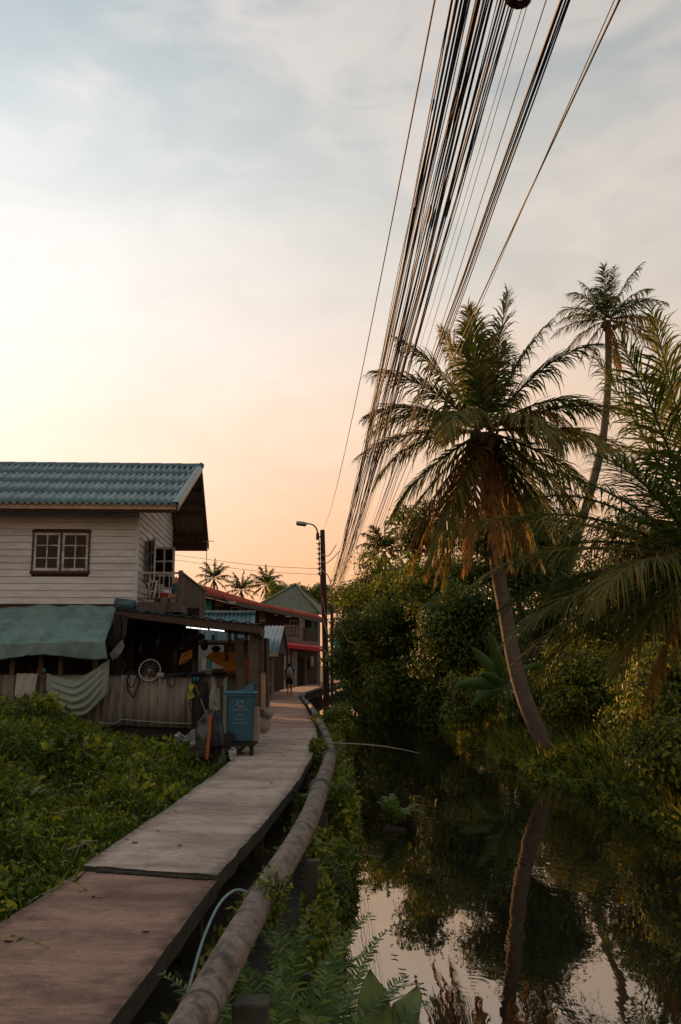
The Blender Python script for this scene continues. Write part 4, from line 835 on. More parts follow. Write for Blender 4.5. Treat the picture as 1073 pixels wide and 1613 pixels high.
# red-roofed timber house
ra = thing('red_roofed_house', 'dark red timber house with a long rusty red roof', 'house', (-5.5, 54, .5))
E0, E1, R0, R1 = P(270, 921, 47), P(450, 968, 57), P(262, 904, 53), P(432, 957, 64)
sheet_roof(ra, R0, R1, E0, E1, M['red_roof'], .25, .035, 'roof_sheet', 9, .03)
MB().beam(E0 + Vector((0, .03, -.1)), E1 + Vector((0, .03, -.1)), .05, .16).build('eave_board', M['brown_wood'], ra)
L0, L1, L2, L3 = P(356, 944, 50.5), P(512, 976, 60), P(350, 937, 52.5), P(500, 969, 64)
sheet_roof(ra, L2, L3, L0, L1, M['red_roof'], .25, .03, 'lower_roof_sheet', 8, .03)
MB().beam(L0 + Vector((0, .03, -.12)), L1 + Vector((0, .03, -.12)), .06, .22).build('eave_board', M['grey_wood'], ra)
off = Vector((-.35, .75, 0)); n = 34
for i in range(n):                                                 # upright wall planks below the eave
    a = E0.lerp(E1, i / n) + off; b = E0.lerp(E1, (i + .97) / n) + off; m = MB()
    m.hexa([Vector((a.x, a.y, .4)), Vector((b.x, b.y, .4)), Vector((b.x - .05, b.y + .05, .4)), Vector((a.x - .05, a.y + .05, .4)), Vector((a.x, a.y, a.z - .08)), Vector((b.x, b.y, b.z - .08)), Vector((b.x - .05, b.y + .05, b.z - .08)), Vector((a.x - .05, a.y + .05, a.z - .08))])
    m.build('wall_plank', M['red_wall'], ra)
def on_wall(px, py, lift=.06):
    """the point of the wall plane seen at a pixel"""
    d = Vector(ray(px, py)); A = E0 + off; w = (E1 - E0); nn = Vector((w.y, -w.x, 0)).normalized(); o = Vector((0, 0, CZ)); k = (A - o).dot(nn) / d.dot(nn); return o + d * k + nn * lift
def wall_panel(name, x0, y0, x1, y1, mat, parent, lift, th=.05):
    c = [on_wall(x0, y1, lift), on_wall(x1, y1, lift), on_wall(x1, y0, lift), on_wall(x0, y0, lift)]; c[2].x, c[2].y = c[1].x, c[1].y; c[3].x, c[3].y = c[0].x, c[0].y
    w = (E1 - E0); nn = Vector((w.y, -w.x, 0)).normalized() * -th
    m = MB(); m.hexa([c[0], c[1], c[1] + nn, c[0] + nn, c[3], c[2], c[2] + nn, c[3] + nn]); return m.build(name, mat, parent)
for (x0, y0, x1, y1) in ((361, 956, 375.2, 976), (375.6, 956, 390, 976)):
    f = wall_panel('window', x0, y0, x1, y1, M['peel'], ra, .10, .06); wall_panel('pane', x0 + 2.2, y0 + 2.2, x1 - 2.2, y1 - 2, M['glass'], f, .115, .01)
f = wall_panel('shutter', 319, 945, 331, 968, M['turquoise'], ra, .10)
f = wall_panel('window', 334, 956, 345, 972, M['brown_wood'], ra, .09); wall_panel('pane', 336, 959, 343, 970, M['glass'], f, .105, .01)
wall_panel('sign_board', 333, 949, 345.5, 956, M['pink_plaster'], ra, .3)
for (x0, x1) in ((407, 411), (412, 416)): f = wall_panel('window', x0, 960, x1, 979, M['peel'], ra, .10); wall_panel('pane', x0 + 1, 962, x1 - 1, 977, M['glass'], f, .115, .01)
c = P(366, 949, 49.6); MB().box((c.x - .18, 49.4, c.z - .09), (c.x + .18, 49.6, c.z + .06)).build('flood_lamp', M['lampgrey'], ra)

# two-storey house with a hipped roof, facing the walkway where it bends
def brick_roof_mat():
    m, nt, N, L, b = nodes('hipped_roof_small_tiles'); tc = N.new('ShaderNodeTexCoord'); br = N.new('ShaderNodeTexBrick'); mp = N.new('ShaderNodeMapping'); L.new(tc.outputs['Object'], mp.inputs[0]); mp.inputs['Rotation'].default_value = (math.pi / 2, 0, 0)
    L.new(mp.outputs[0], br.inputs[0]); br.inputs['Scale'].default_value = 3.0; br.inputs['Color1'].default_value = (.135, .14, .08, 1); br.inputs['Color2'].default_value = (.095, .10, .058, 1); br.inputs['Mortar'].default_value = (.03, .03, .02, 1); br.inputs['Mortar Size'].default_value = .05; br.inputs['Brick Width'].default_value = .7; br.inputs['Row Height'].default_value = .55
    L.new(br.outputs[0], b.inputs['Base Color']); b.inputs['Roughness'].default_value = .8; bp = N.new('ShaderNodeBump'); L.new(br.outputs['Fac'], bp.inputs['Height']); bp.invert = True; bp.inputs['Strength'].default_value = .6; bp.inputs['Distance'].default_value = .05; L.new(bp.outputs[0], b.inputs['Normal']); return m
M['hip'] = brick_roof_mat()
hbx = thing('balcony_house', 'two-storey house with a mossy green hipped roof and a balcony', 'house', (-3.5, 78, .5))
ap = P(466, 921, 80); fl, fr_, brr, bl = P(388, 964, 74), P(502, 965, 74), P(520, 966, 86), P(404, 966, 86)
for a, b in ((fl, fr_), (fr_, brr), (brr, bl), (bl, fl)): MB().add([a, b, ap, a - Vector((0, 0, .15)), b - Vector((0, 0, .15)), ap - Vector((0, 0, .2))], [(0, 1, 2), (5, 4, 3), (0, 3, 4, 1)]).build('roof_slope', M['hip'], hbx)
for a in (fl, fr_, brr): MB().tube([a + Vector((0, 0, .03)), ap + Vector((0, 0, .05))], .11, 6).build('hip_cap', M['green_tile'], hbx, smooth=True)
fx0, fx1 = P(440, 1000, 75.2).x, P(500, 1000, 75.2).x; zb = P(470, 1012, 75).z; zt = fr_.z - .1
MB().box((fx0 - 2, 76.4, .4), (fx1, 86, zt)).build('wall', M['dark_plaster'], hbx)
MB().box((fx0, 73.6, zb - .25), (fx1 + .1, 76.4, zb + .05)).build('balcony_floor', M['pink_plaster'], hbx)
bx0, bx1 = P(449, 1000, 74).x, P(472, 1000, 74).x; z0, z1 = P(460, 1004, 74).z, P(460, 985, 74).z
balc = MB().box((bx0, 73.7, z1 - .12), (bx1, 73.9, z1)).build('balustrade', M['pink_plaster'], hbx); MB().box((bx0, 73.7, z0 - .3), (bx1, 73.9, z0 + .05)).build('balustrade_base', M['pink_plaster'], hbx)
for i in range(7): x = bx0 + (bx1 - bx0) * (i + .5) / 7; MB().tube([(x, 73.8, z0 + .05), (x, 73.8, z0 + .3), (x, 73.8, z0 + .5), (x, 73.8, z1 - .12)], [.05, .09, .045, .05], 8).build('baluster', M['pink_plaster'], balc, smooth=True)
MB().box((bx1 - .02, 73.6, z0 - .3), (bx1 + .3, 73.95, zt - .1)).build('column', M['pink_plaster'], hbx); MB().box((bx1 + .31, 73.7, z0 - .5), (fx1, 73.9, z1 - .2)).build('parapet', M['dark_plaster'], hbx)
def facade(name, x0, y0, x1, y1, mat, Y, parent=hbx, th=.08):
    a, b = P(x0, y0, Y), P(x1, y1, Y); return MB().box((a.x, Y - th, b.z), (b.x, Y, a.z)).build(name, mat, parent)
f = facade('window', 456, 976, 469, 1004, M['paint_pale'], 76.4); facade('pane', 458, 979, 462, 1003, M['glass'], 76.3, f, .02); facade('pane', 463.5, 979, 467.5, 1003, M['glass'], 76.3, f, .02)
facade('curtain', 472, 973, 480.5, 988, M['paint_pale'], 76.2); facade('shutter', 491, 972, 494.5, 990, M['turquoise'], 76.35); facade('door', 484, 974, 490, 992, M['black_wood'], 76.35); facade('lintel', 450, 965, 468, 972, M['paint_pale'], 74.2)
aw = MB(); a0, a1, b0, b1 = P(452, 1012, 74), P(512, 1019.5, 72), P(452.5, 1016, 71), P(511, 1022, 70)
aw.hexa([b0, b1, a1, a0, b0 + Vector((0, 0, .05)), b1 + Vector((0, 0, .05)), a1 + Vector((0, 0, .05)), a0 + Vector((0, 0, .05))]); aw.build('red_awning', M['red_awning'], hbx)
MB().beam(b0 - Vector((0, 0, .12)), b1 - Vector((0, 0, .12)), .05, .2).build('awning_fascia', M['red_awning'], hbx)
for px, w, mt in ((449, .12, 'paint_pale'), (455.5, .14, 'fibro'), (462, .14, 'fibro'), (466, .2, 'fibro'), (482, .12, 'grey_wood'), (503, .12, 'grey_wood')):
    a = P(px, 1040, 72.5); MB().box((a.x - w / 2, 72.4, .5), (a.x + w / 2, 72.6, P(px, 1026, 72.5).z)).build('post', M[mt], hbx)
facade('door', 470, 1036, 477, 1080, M['black_wood'], 76.35); facade('hanging_sheet', 490, 1034, 494.5, 1049, M['paint_pale'], 74.5); f = facade('window', 483, 1038, 488, 1056, M['brown_wood'], 76.38); facade('pane', 484, 1040, 487, 1054, M['glass'], 76.28, f, .02)
tq = thing('turquoise_house', 'turquoise house glimpsed between the pole and the flowering tree', 'house', P(540, 1062, 96))
def tf(name, x0, y0, x1, y1, mat, Y, parent=tq, th=.1): return facade(name, x0, y0, x1, y1, mat, Y, parent, th)
a, b = P(527, 1014, 96), P(551, 1064, 96); MB().box((a.x, 96, .4), (b.x, 101, a.z)).build('wall', M['turquoise'], tq)
tf('roof_edge', 525, 1010, 553, 1016, M['turquoise'], 95.6); f = tf('window', 528.5, 1026, 533, 1044, M['paint_pale'], 95.98); tf('pane', 529.3, 1028, 532, 1042, M['glass'], 95.85, f, .02); tf('door_curtain', 532.5, 1027, 537, 1050, M['paint_pale'], 95.9); tf('step', 527, 1060, 549, 1064, M['dark_plaster'], 95.8, tq, .5)

# ------------------------------------------------------------------ utility pole with the street lamp
PY = 40.0
ptop, pbot = P(508, 835, PY), P(515.5, 1120, PY)
pole = thing('utility_pole', 'tall dark square utility pole carrying the cable bundle and lamp', 'pole', (pbot.x, PY, 0))
MB().beam((pbot.x + .01, PY, -.5), ptop, .29, .26, up=(0, 1, 0), w2=.2, h2=.2).build('shaft', M['pole'], pole)
MB().tube([P(510, 1130, PY - .2), P(509, 1000, PY - .2), P(506, 930, PY - .2), P(505, 905, PY - .2)], .03, 6).build('conduit', M['orange_board'], pole)
lamp = thing('street_lamp', 'grey street lamp on a curved arm at the pole top', 'street lamp', P(501, 845, PY - .1))
arm = spline([P(505, 845, PY - .1), P(501, 846, PY - .12), P(500.5, 838, PY - .2), P(496, 829, PY - .35), P(489, 825.5, PY - .5), P(482, 825, PY - .6)], 5)
MB().tube(arm, .032, 8).build('arm', M['pole'], lamp, smooth=True); MB().box(tuple(P(498, 850, PY - .2)), tuple(P(503, 840, PY - .05))).build('bracket', M['pole'], lamp)
a, b = P(483.5, 825.5, PY - .6), P(466, 823.5, PY - .75); m = MB(); d = b - a
m.tube([a, a + d * .06, a + d * .5, a + d * .92, b], [.05, .12, .15, .13, .07], 10, flat=.62); m.build('lamp_head', M['lampgrey'], lamp, smooth=True); m = MB(); m.tube([a + d * .12 - Vector((0, 0, .08)), a + d * .88 - Vector((0, 0, .08))], .10, 8, flat=.35); m.build('lamp_glass', M['pole'], lamp, smooth=True)
rack = thing('insulator_rack', 'rack of small insulators bolted up the side of the pole', 'insulators', P(503, 906, PY - .15))
MB().tube([P(503, 850, PY - .15), P(504, 906, PY - .15)], .018, 6).build('rod', M['pole'], rack)
for i in range(7):
    c = P(502.5 + .15 * i, 857 + i * 7.8, PY - .15); MB().tube([c - Vector((0, 0, .07)), c - Vector((0, 0, .02)), c, c + Vector((0, 0, .02)), c + Vector((0, 0, .07))], [.05, .05, .03, .05, .05], 8).build('insulator', M['brown_wood'], rack, smooth=True); MB().tube([c + Vector((-.13, -.02, .02)), c + Vector((.18, .06, 0))], .012, 5).build('bolt', M['pole'], rack)
m = MB(); c = P(516, 1035, PY - .2); m.box((c.x - .09, PY - .32, c.z - .2), (c.x + .09, PY - .14, c.z + .18)); tag(m.build('meter_box', M['lampgrey']), 'small grey meter box strapped to the utility pole', 'meter')
a = P(523.5, 1112, 41.5); tag(MB().beam((a.x, 41.5, -.4), P(523, 940, 41.5), .14, .12, up=(0, 1, 0)).build('wooden_post', M['grey_wood']), 'thinner wooden post standing just right of the utility pole', 'post')
a = P(560, 1140, 44); tag(MB().beam((a.x, 44, -.4), (a.x, 44, 1.9), .09).build('mooring_post', M['black_wood']), 'slim dark stake in the water beyond the pole', 'stake')

# ------------------------------------------------------------------ overhead cables
cr_ = random.Random(11)
def cable(px0, end, mid, r, mat, label, group=None, Yn=5.0, px0y=0.0, ext=-7.0, n=34, wob=0.0):
    """from over the camera to the pole; mid = a pixel the sagging cable passes"""
    A = P(px0, px0y, Yn); B = Vector(end)
    u = ray(*mid); k = u[0] / u[1]                                 # X = k * Y along that pixel column
    sl_ = (B.x - A.x) / (B.y - A.y); Ym = (A.x - sl_ * A.y) / (k - sl_)
    Ym = max(Yn + 1, min(B.y - 2, Ym)); zm = CZ + u[2] / u[1] * Ym
    tm = (Ym - A.y) / (B.y - A.y); zl = A.z + (B.z - A.z) * tm; sag = (zl - zm) / (4 * tm * (1 - tm))
    pts = []
    for i in range(n + 1):
        t = i / n; t = t ** 1.35; Y = ext + (B.y - ext) * t; tt = (Y - A.y) / (B.y - A.y)
        x = A.x + (B.x - A.x) * tt; z = A.z + (B.z - A.z) * tt - 4 * sag * tt * (1 - tt)
        if wob: x += wob * nz(Y * .5, px0); z += wob * nz(Y * .55, px0 + 9)
        pts.append((x, Y, z))
    o = MB().tube(pts, r, 6).build('overhead_cable', M[mat], smooth=True); tag(o, label, 'cable', group)
    if r > .0045 and group and cr_.random() < .45:                # taped joints
        k = cr_.choice((11, 12, 13, 14, 15, 17, 19, 21)); a_, b_ = Vector(pts[k]), Vector(pts[k + 1]); d_ = (b_ - a_).normalized(); ln = .12 + .25 * cr_.random()
        MB().tube([a_, a_ + d_ * ln * .2, a_ + d_ * ln * .8, a_ + d_ * ln], [r, r + .004, r + .004, r], 6).build('taped_joint', M['wire'], o, smooth=True)
    return o
cable(685, ptop + Vector((.02, 0, .02)), (621, 330), .006, 'wire_brown', 'single thin cable left of the bundle, running to the pole top')
BL = 'dark cable in the dense bundle sagging down to the pole'
n = 42
for i in range(n):
    t = min(1, max(0, i / (n - 1) + cr_.uniform(-.03, .03))); px = 711 + 101 * t
    s = cr_.random(); endp = P(517 + 15 * t, 915 + 32 * s, PY + cr_.uniform(-.2, .4))
    r = cr_.choice((.0025, .003, .004, .004, .005, .006, .008))
    cable(px, endp, (571 + 36 * t + cr_.uniform(-4, 4), 710), r, cr_.choice(('wire', 'wire_brown', 'wire_brown')), BL, 'cables of the dense bundle', wob=.025)
for k, (px, e, md, r, lb) in enumerate(((833, (545, 935), (625, 700), .003, 'thin cable just right of the dense bundle'), (826, (540, 930), (615, 700), .0025, 'thinnest cable beside the right edge of the dense bundle'))):
    cable(px, P(e[0], e[1], PY), md, r, 'wire', lb)
for i in range(6):
    t = i / 5; cable(880 + 18 * t - (20 if i == 0 else 0), P(548 + 14 * t, 925 + 22 * cr_.random(), PY + .5), (660 + 14 * t, 620), (.004, .009, .005, .007, .005, .006)[i], ('wire', 'wire', 'wire_brown')[i % 3], 'cable in the looser second bundle right of the dense one', 'cables of the second bundle', wob=.01)
cable(976, P(565, 945, PY + .5), (757, 470), .008, 'wire', 'thick black rightmost cable against the sky')
cable(968, P(568, 950, PY + .5), (765, 462), .004, 'wire', 'thin cable shadowing the thick rightmost one')
def drop(pts, r, label, mat='wire_brown'):
    return tag(MB().tube(spline(pts, 8), r, 6).build('drop_cable', M[mat], smooth=True), label, 'cable')
drop([P(150, 858, 46), P(275, 874, 44), P(400, 890, 42), P(503, 896, PY)], .010, 'upper of two level wires crossing to the insulator rack')
drop([P(150, 868, 46), P(275, 882, 44), P(400, 899, 42), P(503, 905, PY)], .010, 'lower of two level wires crossing to the insulator rack')
drop([P(507, 873, PY - .2), P(513, 876, PY - .3), P(520, 873, PY - .3), P(530, 858, PY - .2)], .02, 'loop of cable at the pole under the lamp', 'sack')
drop([P(507, 884, PY - .2), P(514, 887, PY - .3), P(524, 880, PY - .3), P(535, 868, PY - .2)], .02, 'second loop of cable lower on the pole', 'sack')
drop([P(504, 892, PY - .2), P(509, 900, PY - .3), P(517, 907, PY - .2), P(523, 925, PY)], .022, 'short slack cable crossing the pole', 'sack')
drop([P(508, 940, PY - .2), P(512, 965, PY - .25), P(517, 978, PY - .25), P(521, 983, PY)], .02, 'slack cable hanging down the pole front', 'sack')
drop([P(509, 972, PY - .2), P(516, 997, PY - .4), P(525, 1007, PY - .4), P(533, 1009, PY)], .02, 'lowest slack cable looping away from the pole', 'sack')
drop([P(518, 945, PY), P(528, 960, PY - .6), P(536, 985, PY - .8), P(546, 1006, PY - 1), P(556, 1012, PY - 1.2), P(568, 1012, PY - 1.3)], .02, 'long slack cable drooping from the pole into the tree', 'sack')
m = MB(); c = P(818, -12, 5.0)
for k in range(5): m.tube([c + Vector((math.cos(a) * (.055 + .006 * k), .01 * k, math.sin(a) * (.06 + .004 * k))) for a in [i * .42 for i in range(16)]], .007, 6)
m.tube([c + Vector((-.03, 0, -.055)), c + Vector((0, 0, -.085)), c + Vector((.03, .0, -.095))], .005, 5)
tag(m.build('cable_coil', M['wire_brown'], smooth=True), 'coil of spare cable tied to the bundle at the top edge', 'coil')

# ------------------------------------------------------------------ the person walking away
pb = G(456, 1096, .855); H = 1.66
per = thing('person', 'person with a pale blue backpack and dark shorts walking away on the walkway', 'person', pb)
def skin_body(name, verts, edges, mat, parent, lv=2):
    me = bpy.data.meshes.new(name); me.from_pydata([tuple(Vector(v[:3])) for v in verts], edges, []); me.materials.append(mat)
    o = bpy.data.objects.new(name, me); COL.objects.link(o); o.parent = parent; BASE[o.name] = BASE[parent.name]
    sm = o.modifiers.new('skin', 'SKIN'); sm.use_smooth_shade = True
    for i, v in enumerate(verts): sv = me.skin_vertices[0].data[i]; sv.radius = (v[3], v[4] if len(v) > 4 else v[3]); sv.use_root = (i == 0)
    o.modifiers.new('sub', 'SUBSURF').levels = lv; o.modifiers['sub'].render_levels = lv; return o
bv = [(0, 0, .90, .125, .10), (0, 0, 1.06, .115, .09), (0, .0, 1.24, .135, .10), (0, 0, 1.37, .12, .075), (0, .01, 1.45, .05), (0, .01, 1.52, .072, .082), (0, .02, 1.62, .055, .07),
      (.17, 0, 1.36, .052), (.235, .03, 1.12, .042), (.22, .14, .95, .034), (.215, .18, .86, .034, .02), (-.17, 0, 1.36, .052), (-.24, -.04, 1.12, .042), (-.245, -.02, .88, .034), (-.24, 0, .80, .034, .02),
      (.09, .02, .82, .085), (.095, .10, .48, .058), (.09, .06, .12, .04), (.09, .18, .035, .036, .03), (-.09, 0, .82, .085), (-.08, -.02, .48, .058), (-.07, -.26, .16, .04), (-.07, -.20, .05, .036, .03)]
be = [(0, 1), (1, 2), (2, 3), (3, 4), (4, 5), (5, 6), (3, 7), (7, 8), (8, 9), (9, 10), (3, 11), (11, 12), (12, 13), (13, 14), (0, 15), (15, 16), (16, 17), (17, 18), (0, 19), (19, 20), (20, 21), (21, 22)]
skin_body('body', bv, be, M['skin'], per)
skin_body('shirt', [(0, 0, .94, .15, .12), (0, 0, 1.10, .14, .11), (0, 0, 1.26, .155, .12), (0, 0, 1.38, .13, .09), (.18, 0, 1.37, .068), (.225, .02, 1.20, .06), (-.18, 0, 1.37, .068), (-.23, -.025, 1.2, .06)], [(0, 1), (1, 2), (2, 3), (3, 4), (4, 5), (3, 6), (6, 7)], M['navy'], per)
skin_body('shorts', [(0, 0, .96, .145, .115), (0, 0, .88, .14, .115), (.09, .03, .80, .105), (.095, .085, .56, .09), (-.09, 0, .80, .105), (-.083, -.01, .56, .09)], [(0, 1), (1, 2), (2, 3), (1, 4), (4, 5)], M['navy'], per)
MB().ellip(pb + Vector((0, .0, 1.60)), (.092, .105, .10), 8, 12).build('hair', M['hair'], per, smooth=True)
pk = MB().ellip(pb + Vector((0, -.16, 1.22)), (.165, .10, .23), 8, 12).build('backpack', M['pack'], per, smooth=True)
MB().box(tuple(pb + Vector((-.12, -.275, 1.05))), tuple(pb + Vector((.12, -.24, 1.2)))).build('pocket', M['cloth_grey'], pk)

# ------------------------------------------------------------------ vegetation
def leaves(pos, ldir, size, width=.5, fold=.25, seed=0, hi=False, nrm_jit=.6, nref=None):
    """vectorised leaves: pos (n,3) leaf bases, ldir (n,3) length directions"""
    g = np.random.default_rng(seed); n = len(pos); L_ = ldir / np.linalg.norm(ldir, axis=1, keepdims=True)
    r = (np.array([0, 0, 1.0]) if nref is None else nref) + g.normal(0, nrm_jit, (n, 3)); W_ = np.cross(L_, r); W_ /= np.linalg.norm(W_, axis=1, keepdims=True) + 1e-9; N_ = np.cross(W_, L_)
    s = size[:, None]
    if not hi:
        q = [pos, pos + L_ * s * .45 + W_ * s * width * .5 + N_ * s * fold * .3, pos + L_ * s - N_ * s * .12, pos + L_ * s * .45 - W_ * s * width * .5 + N_ * s * fold * .3]
        v = np.stack(q, 1); f = np.array([[0, 1, 2], [0, 2, 3]])
    else:
        a = W_ * s * width * .5; up = N_ * s * fold * .3
        q = [pos, pos + L_ * s * .28 + a * .95 + up, pos + L_ * s * .62 + a * .75 + up * .6, pos + L_ * s - N_ * s * .16, pos + L_ * s * .62 - a * .75 + up * .6, pos + L_ * s * .28 - a * .95 + up, pos + L_ * s * .5]
        v = np.stack(q, 1); f = np.array([[0, 1, 6], [1, 2, 6], [2, 3, 6], [3, 4, 6], [4, 5, 6], [5, 0, 6]])
    k = v.shape[1]; idx = (np.arange(n) * k)[:, None, None] + f[None]
    return v.reshape(-1, 3), idx.reshape(-1, 3)
def leaf_obj(name, mat, vf, parent=None, base=None):
    me = np_mesh(name, vf[0], vf[1], mat); return link_mesh(name, me, mat, parent, base)
def ball(g, n):
    d = g.normal(0, 1, (n, 3)); return d / np.linalg.norm(d, axis=1, keepdims=True)
def clump_cloud(g, centers, radii, per, shell=.55):
    """leaf positions round clump centres; returns positions and outward directions"""
    P_, D_, N_ = [], [], []
    for c, r in zip(centers, radii):
        n = int(per * (r / np.mean(radii)) ** 2); d = ball(g, n); rr = r * (shell + (1 - shell) * g.random(n)) * (1 + .25 * g.normal(0, 1, n))
        P_.append(c + d * rr[:, None] * np.array([1, 1, .8])); tg = np.cross(d, ball(g, n)); D_.append(tg * 1.0 + d * .25 + np.array([0, 0, -.45])); N_.append(d * .9 + np.array([0, 0, .55]))
    return np.concatenate(P_), np.concatenate(D_), np.concatenate(N_)
def tree(name, label, cat, base, crown, radii, nclump, per, size, mat, seed, clump_r=.62, trunk_r=.16, group=None, blossoms=0, low=0.0, stems=1, width=.5, open_=.0):
    g = np.random.default_rng(seed); base = Vector(base); crown = np.array(crown); radii = np.array(radii)
    t = thing(name, label, cat, base, group)
    d = ball(g, nclump); d[:, 2] = np.where(d[:, 2] < -.45 - low, -d[:, 2] * .6, d[:, 2]); rr = (g.random(nclump) ** .4) * (.72 + .4 * g.random(nclump))
    cs = crown + d * radii * rr[:, None]; rs = clump_r * (.6 + .8 * g.random(nclump))
    m = MB(); hub = Vector(crown - np.array([0, 0, radii[2] * .55]))
    for s in range(stems):
        o_ = Vector((.5 * (s - (stems - 1) / 2), .2 * s, 0)); a = base + o_; mid = a.lerp(hub, .5) + Vector((nz(seed, s) * .5, nz(seed + 3, s) * .4, 0))
        m.tube([a - Vector((0, 0, .15)), mid, hub], [trunk_r, trunk_r * .75, trunk_r * .55], 8)
    for c in cs[:: max(1, nclump // 34)]:
        c = Vector(c); k = hub.lerp(c, .5) + Vector((0, 0, .2)); m.tube([hub, k, c], [trunk_r * .42, trunk_r * .22, .015], 5)
    m.build('trunk', M['bark'], t, smooth=True)
    p, dd, nr = clump_cloud(g, cs, rs, per); nr = nr + (p - crown) / radii * .7; sz = size * (.65 + .7 * g.random(len(p)))
    if open_:
        keep = g.random(len(p)) > open_; p, dd, sz, nr = p[keep], dd[keep], sz[keep], nr[keep]
    zmin = .05; ok = p[:, 2] > zmin; p, dd, sz, nr = p[ok], dd[ok], sz[ok], nr[ok]
    o = leaf_obj('crown', M[mat], leaves(p, dd, sz, width, .25, seed, nrm_jit=.5, nref=nr), t); o['kind'] = 'stuff'
    if blossoms:
        i = g.choice(len(p), blossoms * 14, replace=False); q = p[i]; q = q[np.argsort(q[:, 1] + .0 * q[:, 0])][:blossoms]      # flowers on the outer, near side
        q = np.repeat(q, 7, 0) + g.normal(0, .05, (len(q) * 7, 3)) + np.array([0, -.05, 0]); b = leaf_obj('blossom', M['blossom'], leaves(q, ball(g, len(q)), np.full(len(q), .075), .8, .2, seed + 1), t); b['kind'] = 'stuff'
    return t
# ---- palms
def frond_mesh(name, mat, origin, d0, length, droop, leaf_len, leaf_w, seed, n=80, twist=0.0, hang=.55, ang0=68, ang1=24, r0=.035, sag_pow=1.4, ragged=.08, segs=26):
    rr = random.Random(seed); p = Vector(origin); d = Vector(d0).normalized(); step = length / segs; path = [p.copy()]; dirs = [d.copy()]
    for i in range(segs):
        t = i / segs; d = (d + Vector((0, 0, -1)) * droop * (t ** sag_pow + .08) * 3.0 / segs).normalized(); p = p + d * step; path.append(p.copy()); dirs.append(d.copy())
    m = MB(); m.tube(path[::2] if len(path) % 2 else path, [r0 * (1 - .93 * i / (len(path[::2]) - 1)) + .002 for i in range(len(path[::2]))], 5)
    up0 = Vector((0, 0, 1)); sd0 = dirs[0].cross(up0)
    if sd0.length < .15: sd0 = Vector((1, 0, 0)) if seed % 2 else Vector((.3, 1, 0))
    sd0.normalize(); sd0 = Matrix.Rotation(twist, 3, dirs[0]) @ sd0
    for i in range(n):
        t = .10 + .90 * (i + rr.random() * .5) / n
        if rr.random() < ragged: continue
        f = t * segs; k = min(segs - 1, int(f)); w = f - k; q = path[k].lerp(path[k + 1], w); dr = dirs[k].lerp(dirs[k + 1], w).normalized()
        sd = (sd0 - dr * sd0.dot(dr)).normalized(); up = sd.cross(dr).normalized()
        prof = min(1, .35 + t * 3.2) * (1 if t < .55 else 1 - .72 * ((t - .55) / .45) ** 1.3)
        a = math.radians(ang0 + (ang1 - ang0) * t ** .8)
        for sg in (-1, 1):
            aa = a + rr.gauss(0, .13) + (rr.uniform(-.5, .5) if rr.random() < .07 else 0); ld = (dr * math.cos(aa) + sd * sg * math.sin(aa) + up * rr.uniform(.0, .22)).normalized(); Ln = leaf_len * prof * rr.uniform(.72, 1.12); wd = leaf_w * (.55 + .45 * prof)
            pts = [q]; dl = ld; cur = q
            hh = hang * (rr.uniform(.5, 1.6) if rr.random() > .1 else 2.6)
            for s in range(3):
                dl = (dl + Vector((0, 0, -1)) * hh * (.18 + .34 * s)).normalized(); cur = cur + dl * Ln / 3; pts.append(cur)
            wv = (dr - ld * dr.dot(ld))
            if wv.length < .05: wv = up.copy()
            wv.normalize(); k0 = len(m.v); ws = (.45, 1.0, .75)
            for s in range(3): m.v.append(tuple(pts[s] - wv * wd * ws[s] / 2)); m.v.append(tuple(pts[s] + wv * wd * ws[s] / 2))
            m.v.append(tuple(pts[3])); m.f += [(k0, k0 + 1, k0 + 3, k0 + 2), (k0 + 2, k0 + 3, k0 + 5, k0 + 4), (k0 + 4, k0 + 5, k0 + 6)]
    return m
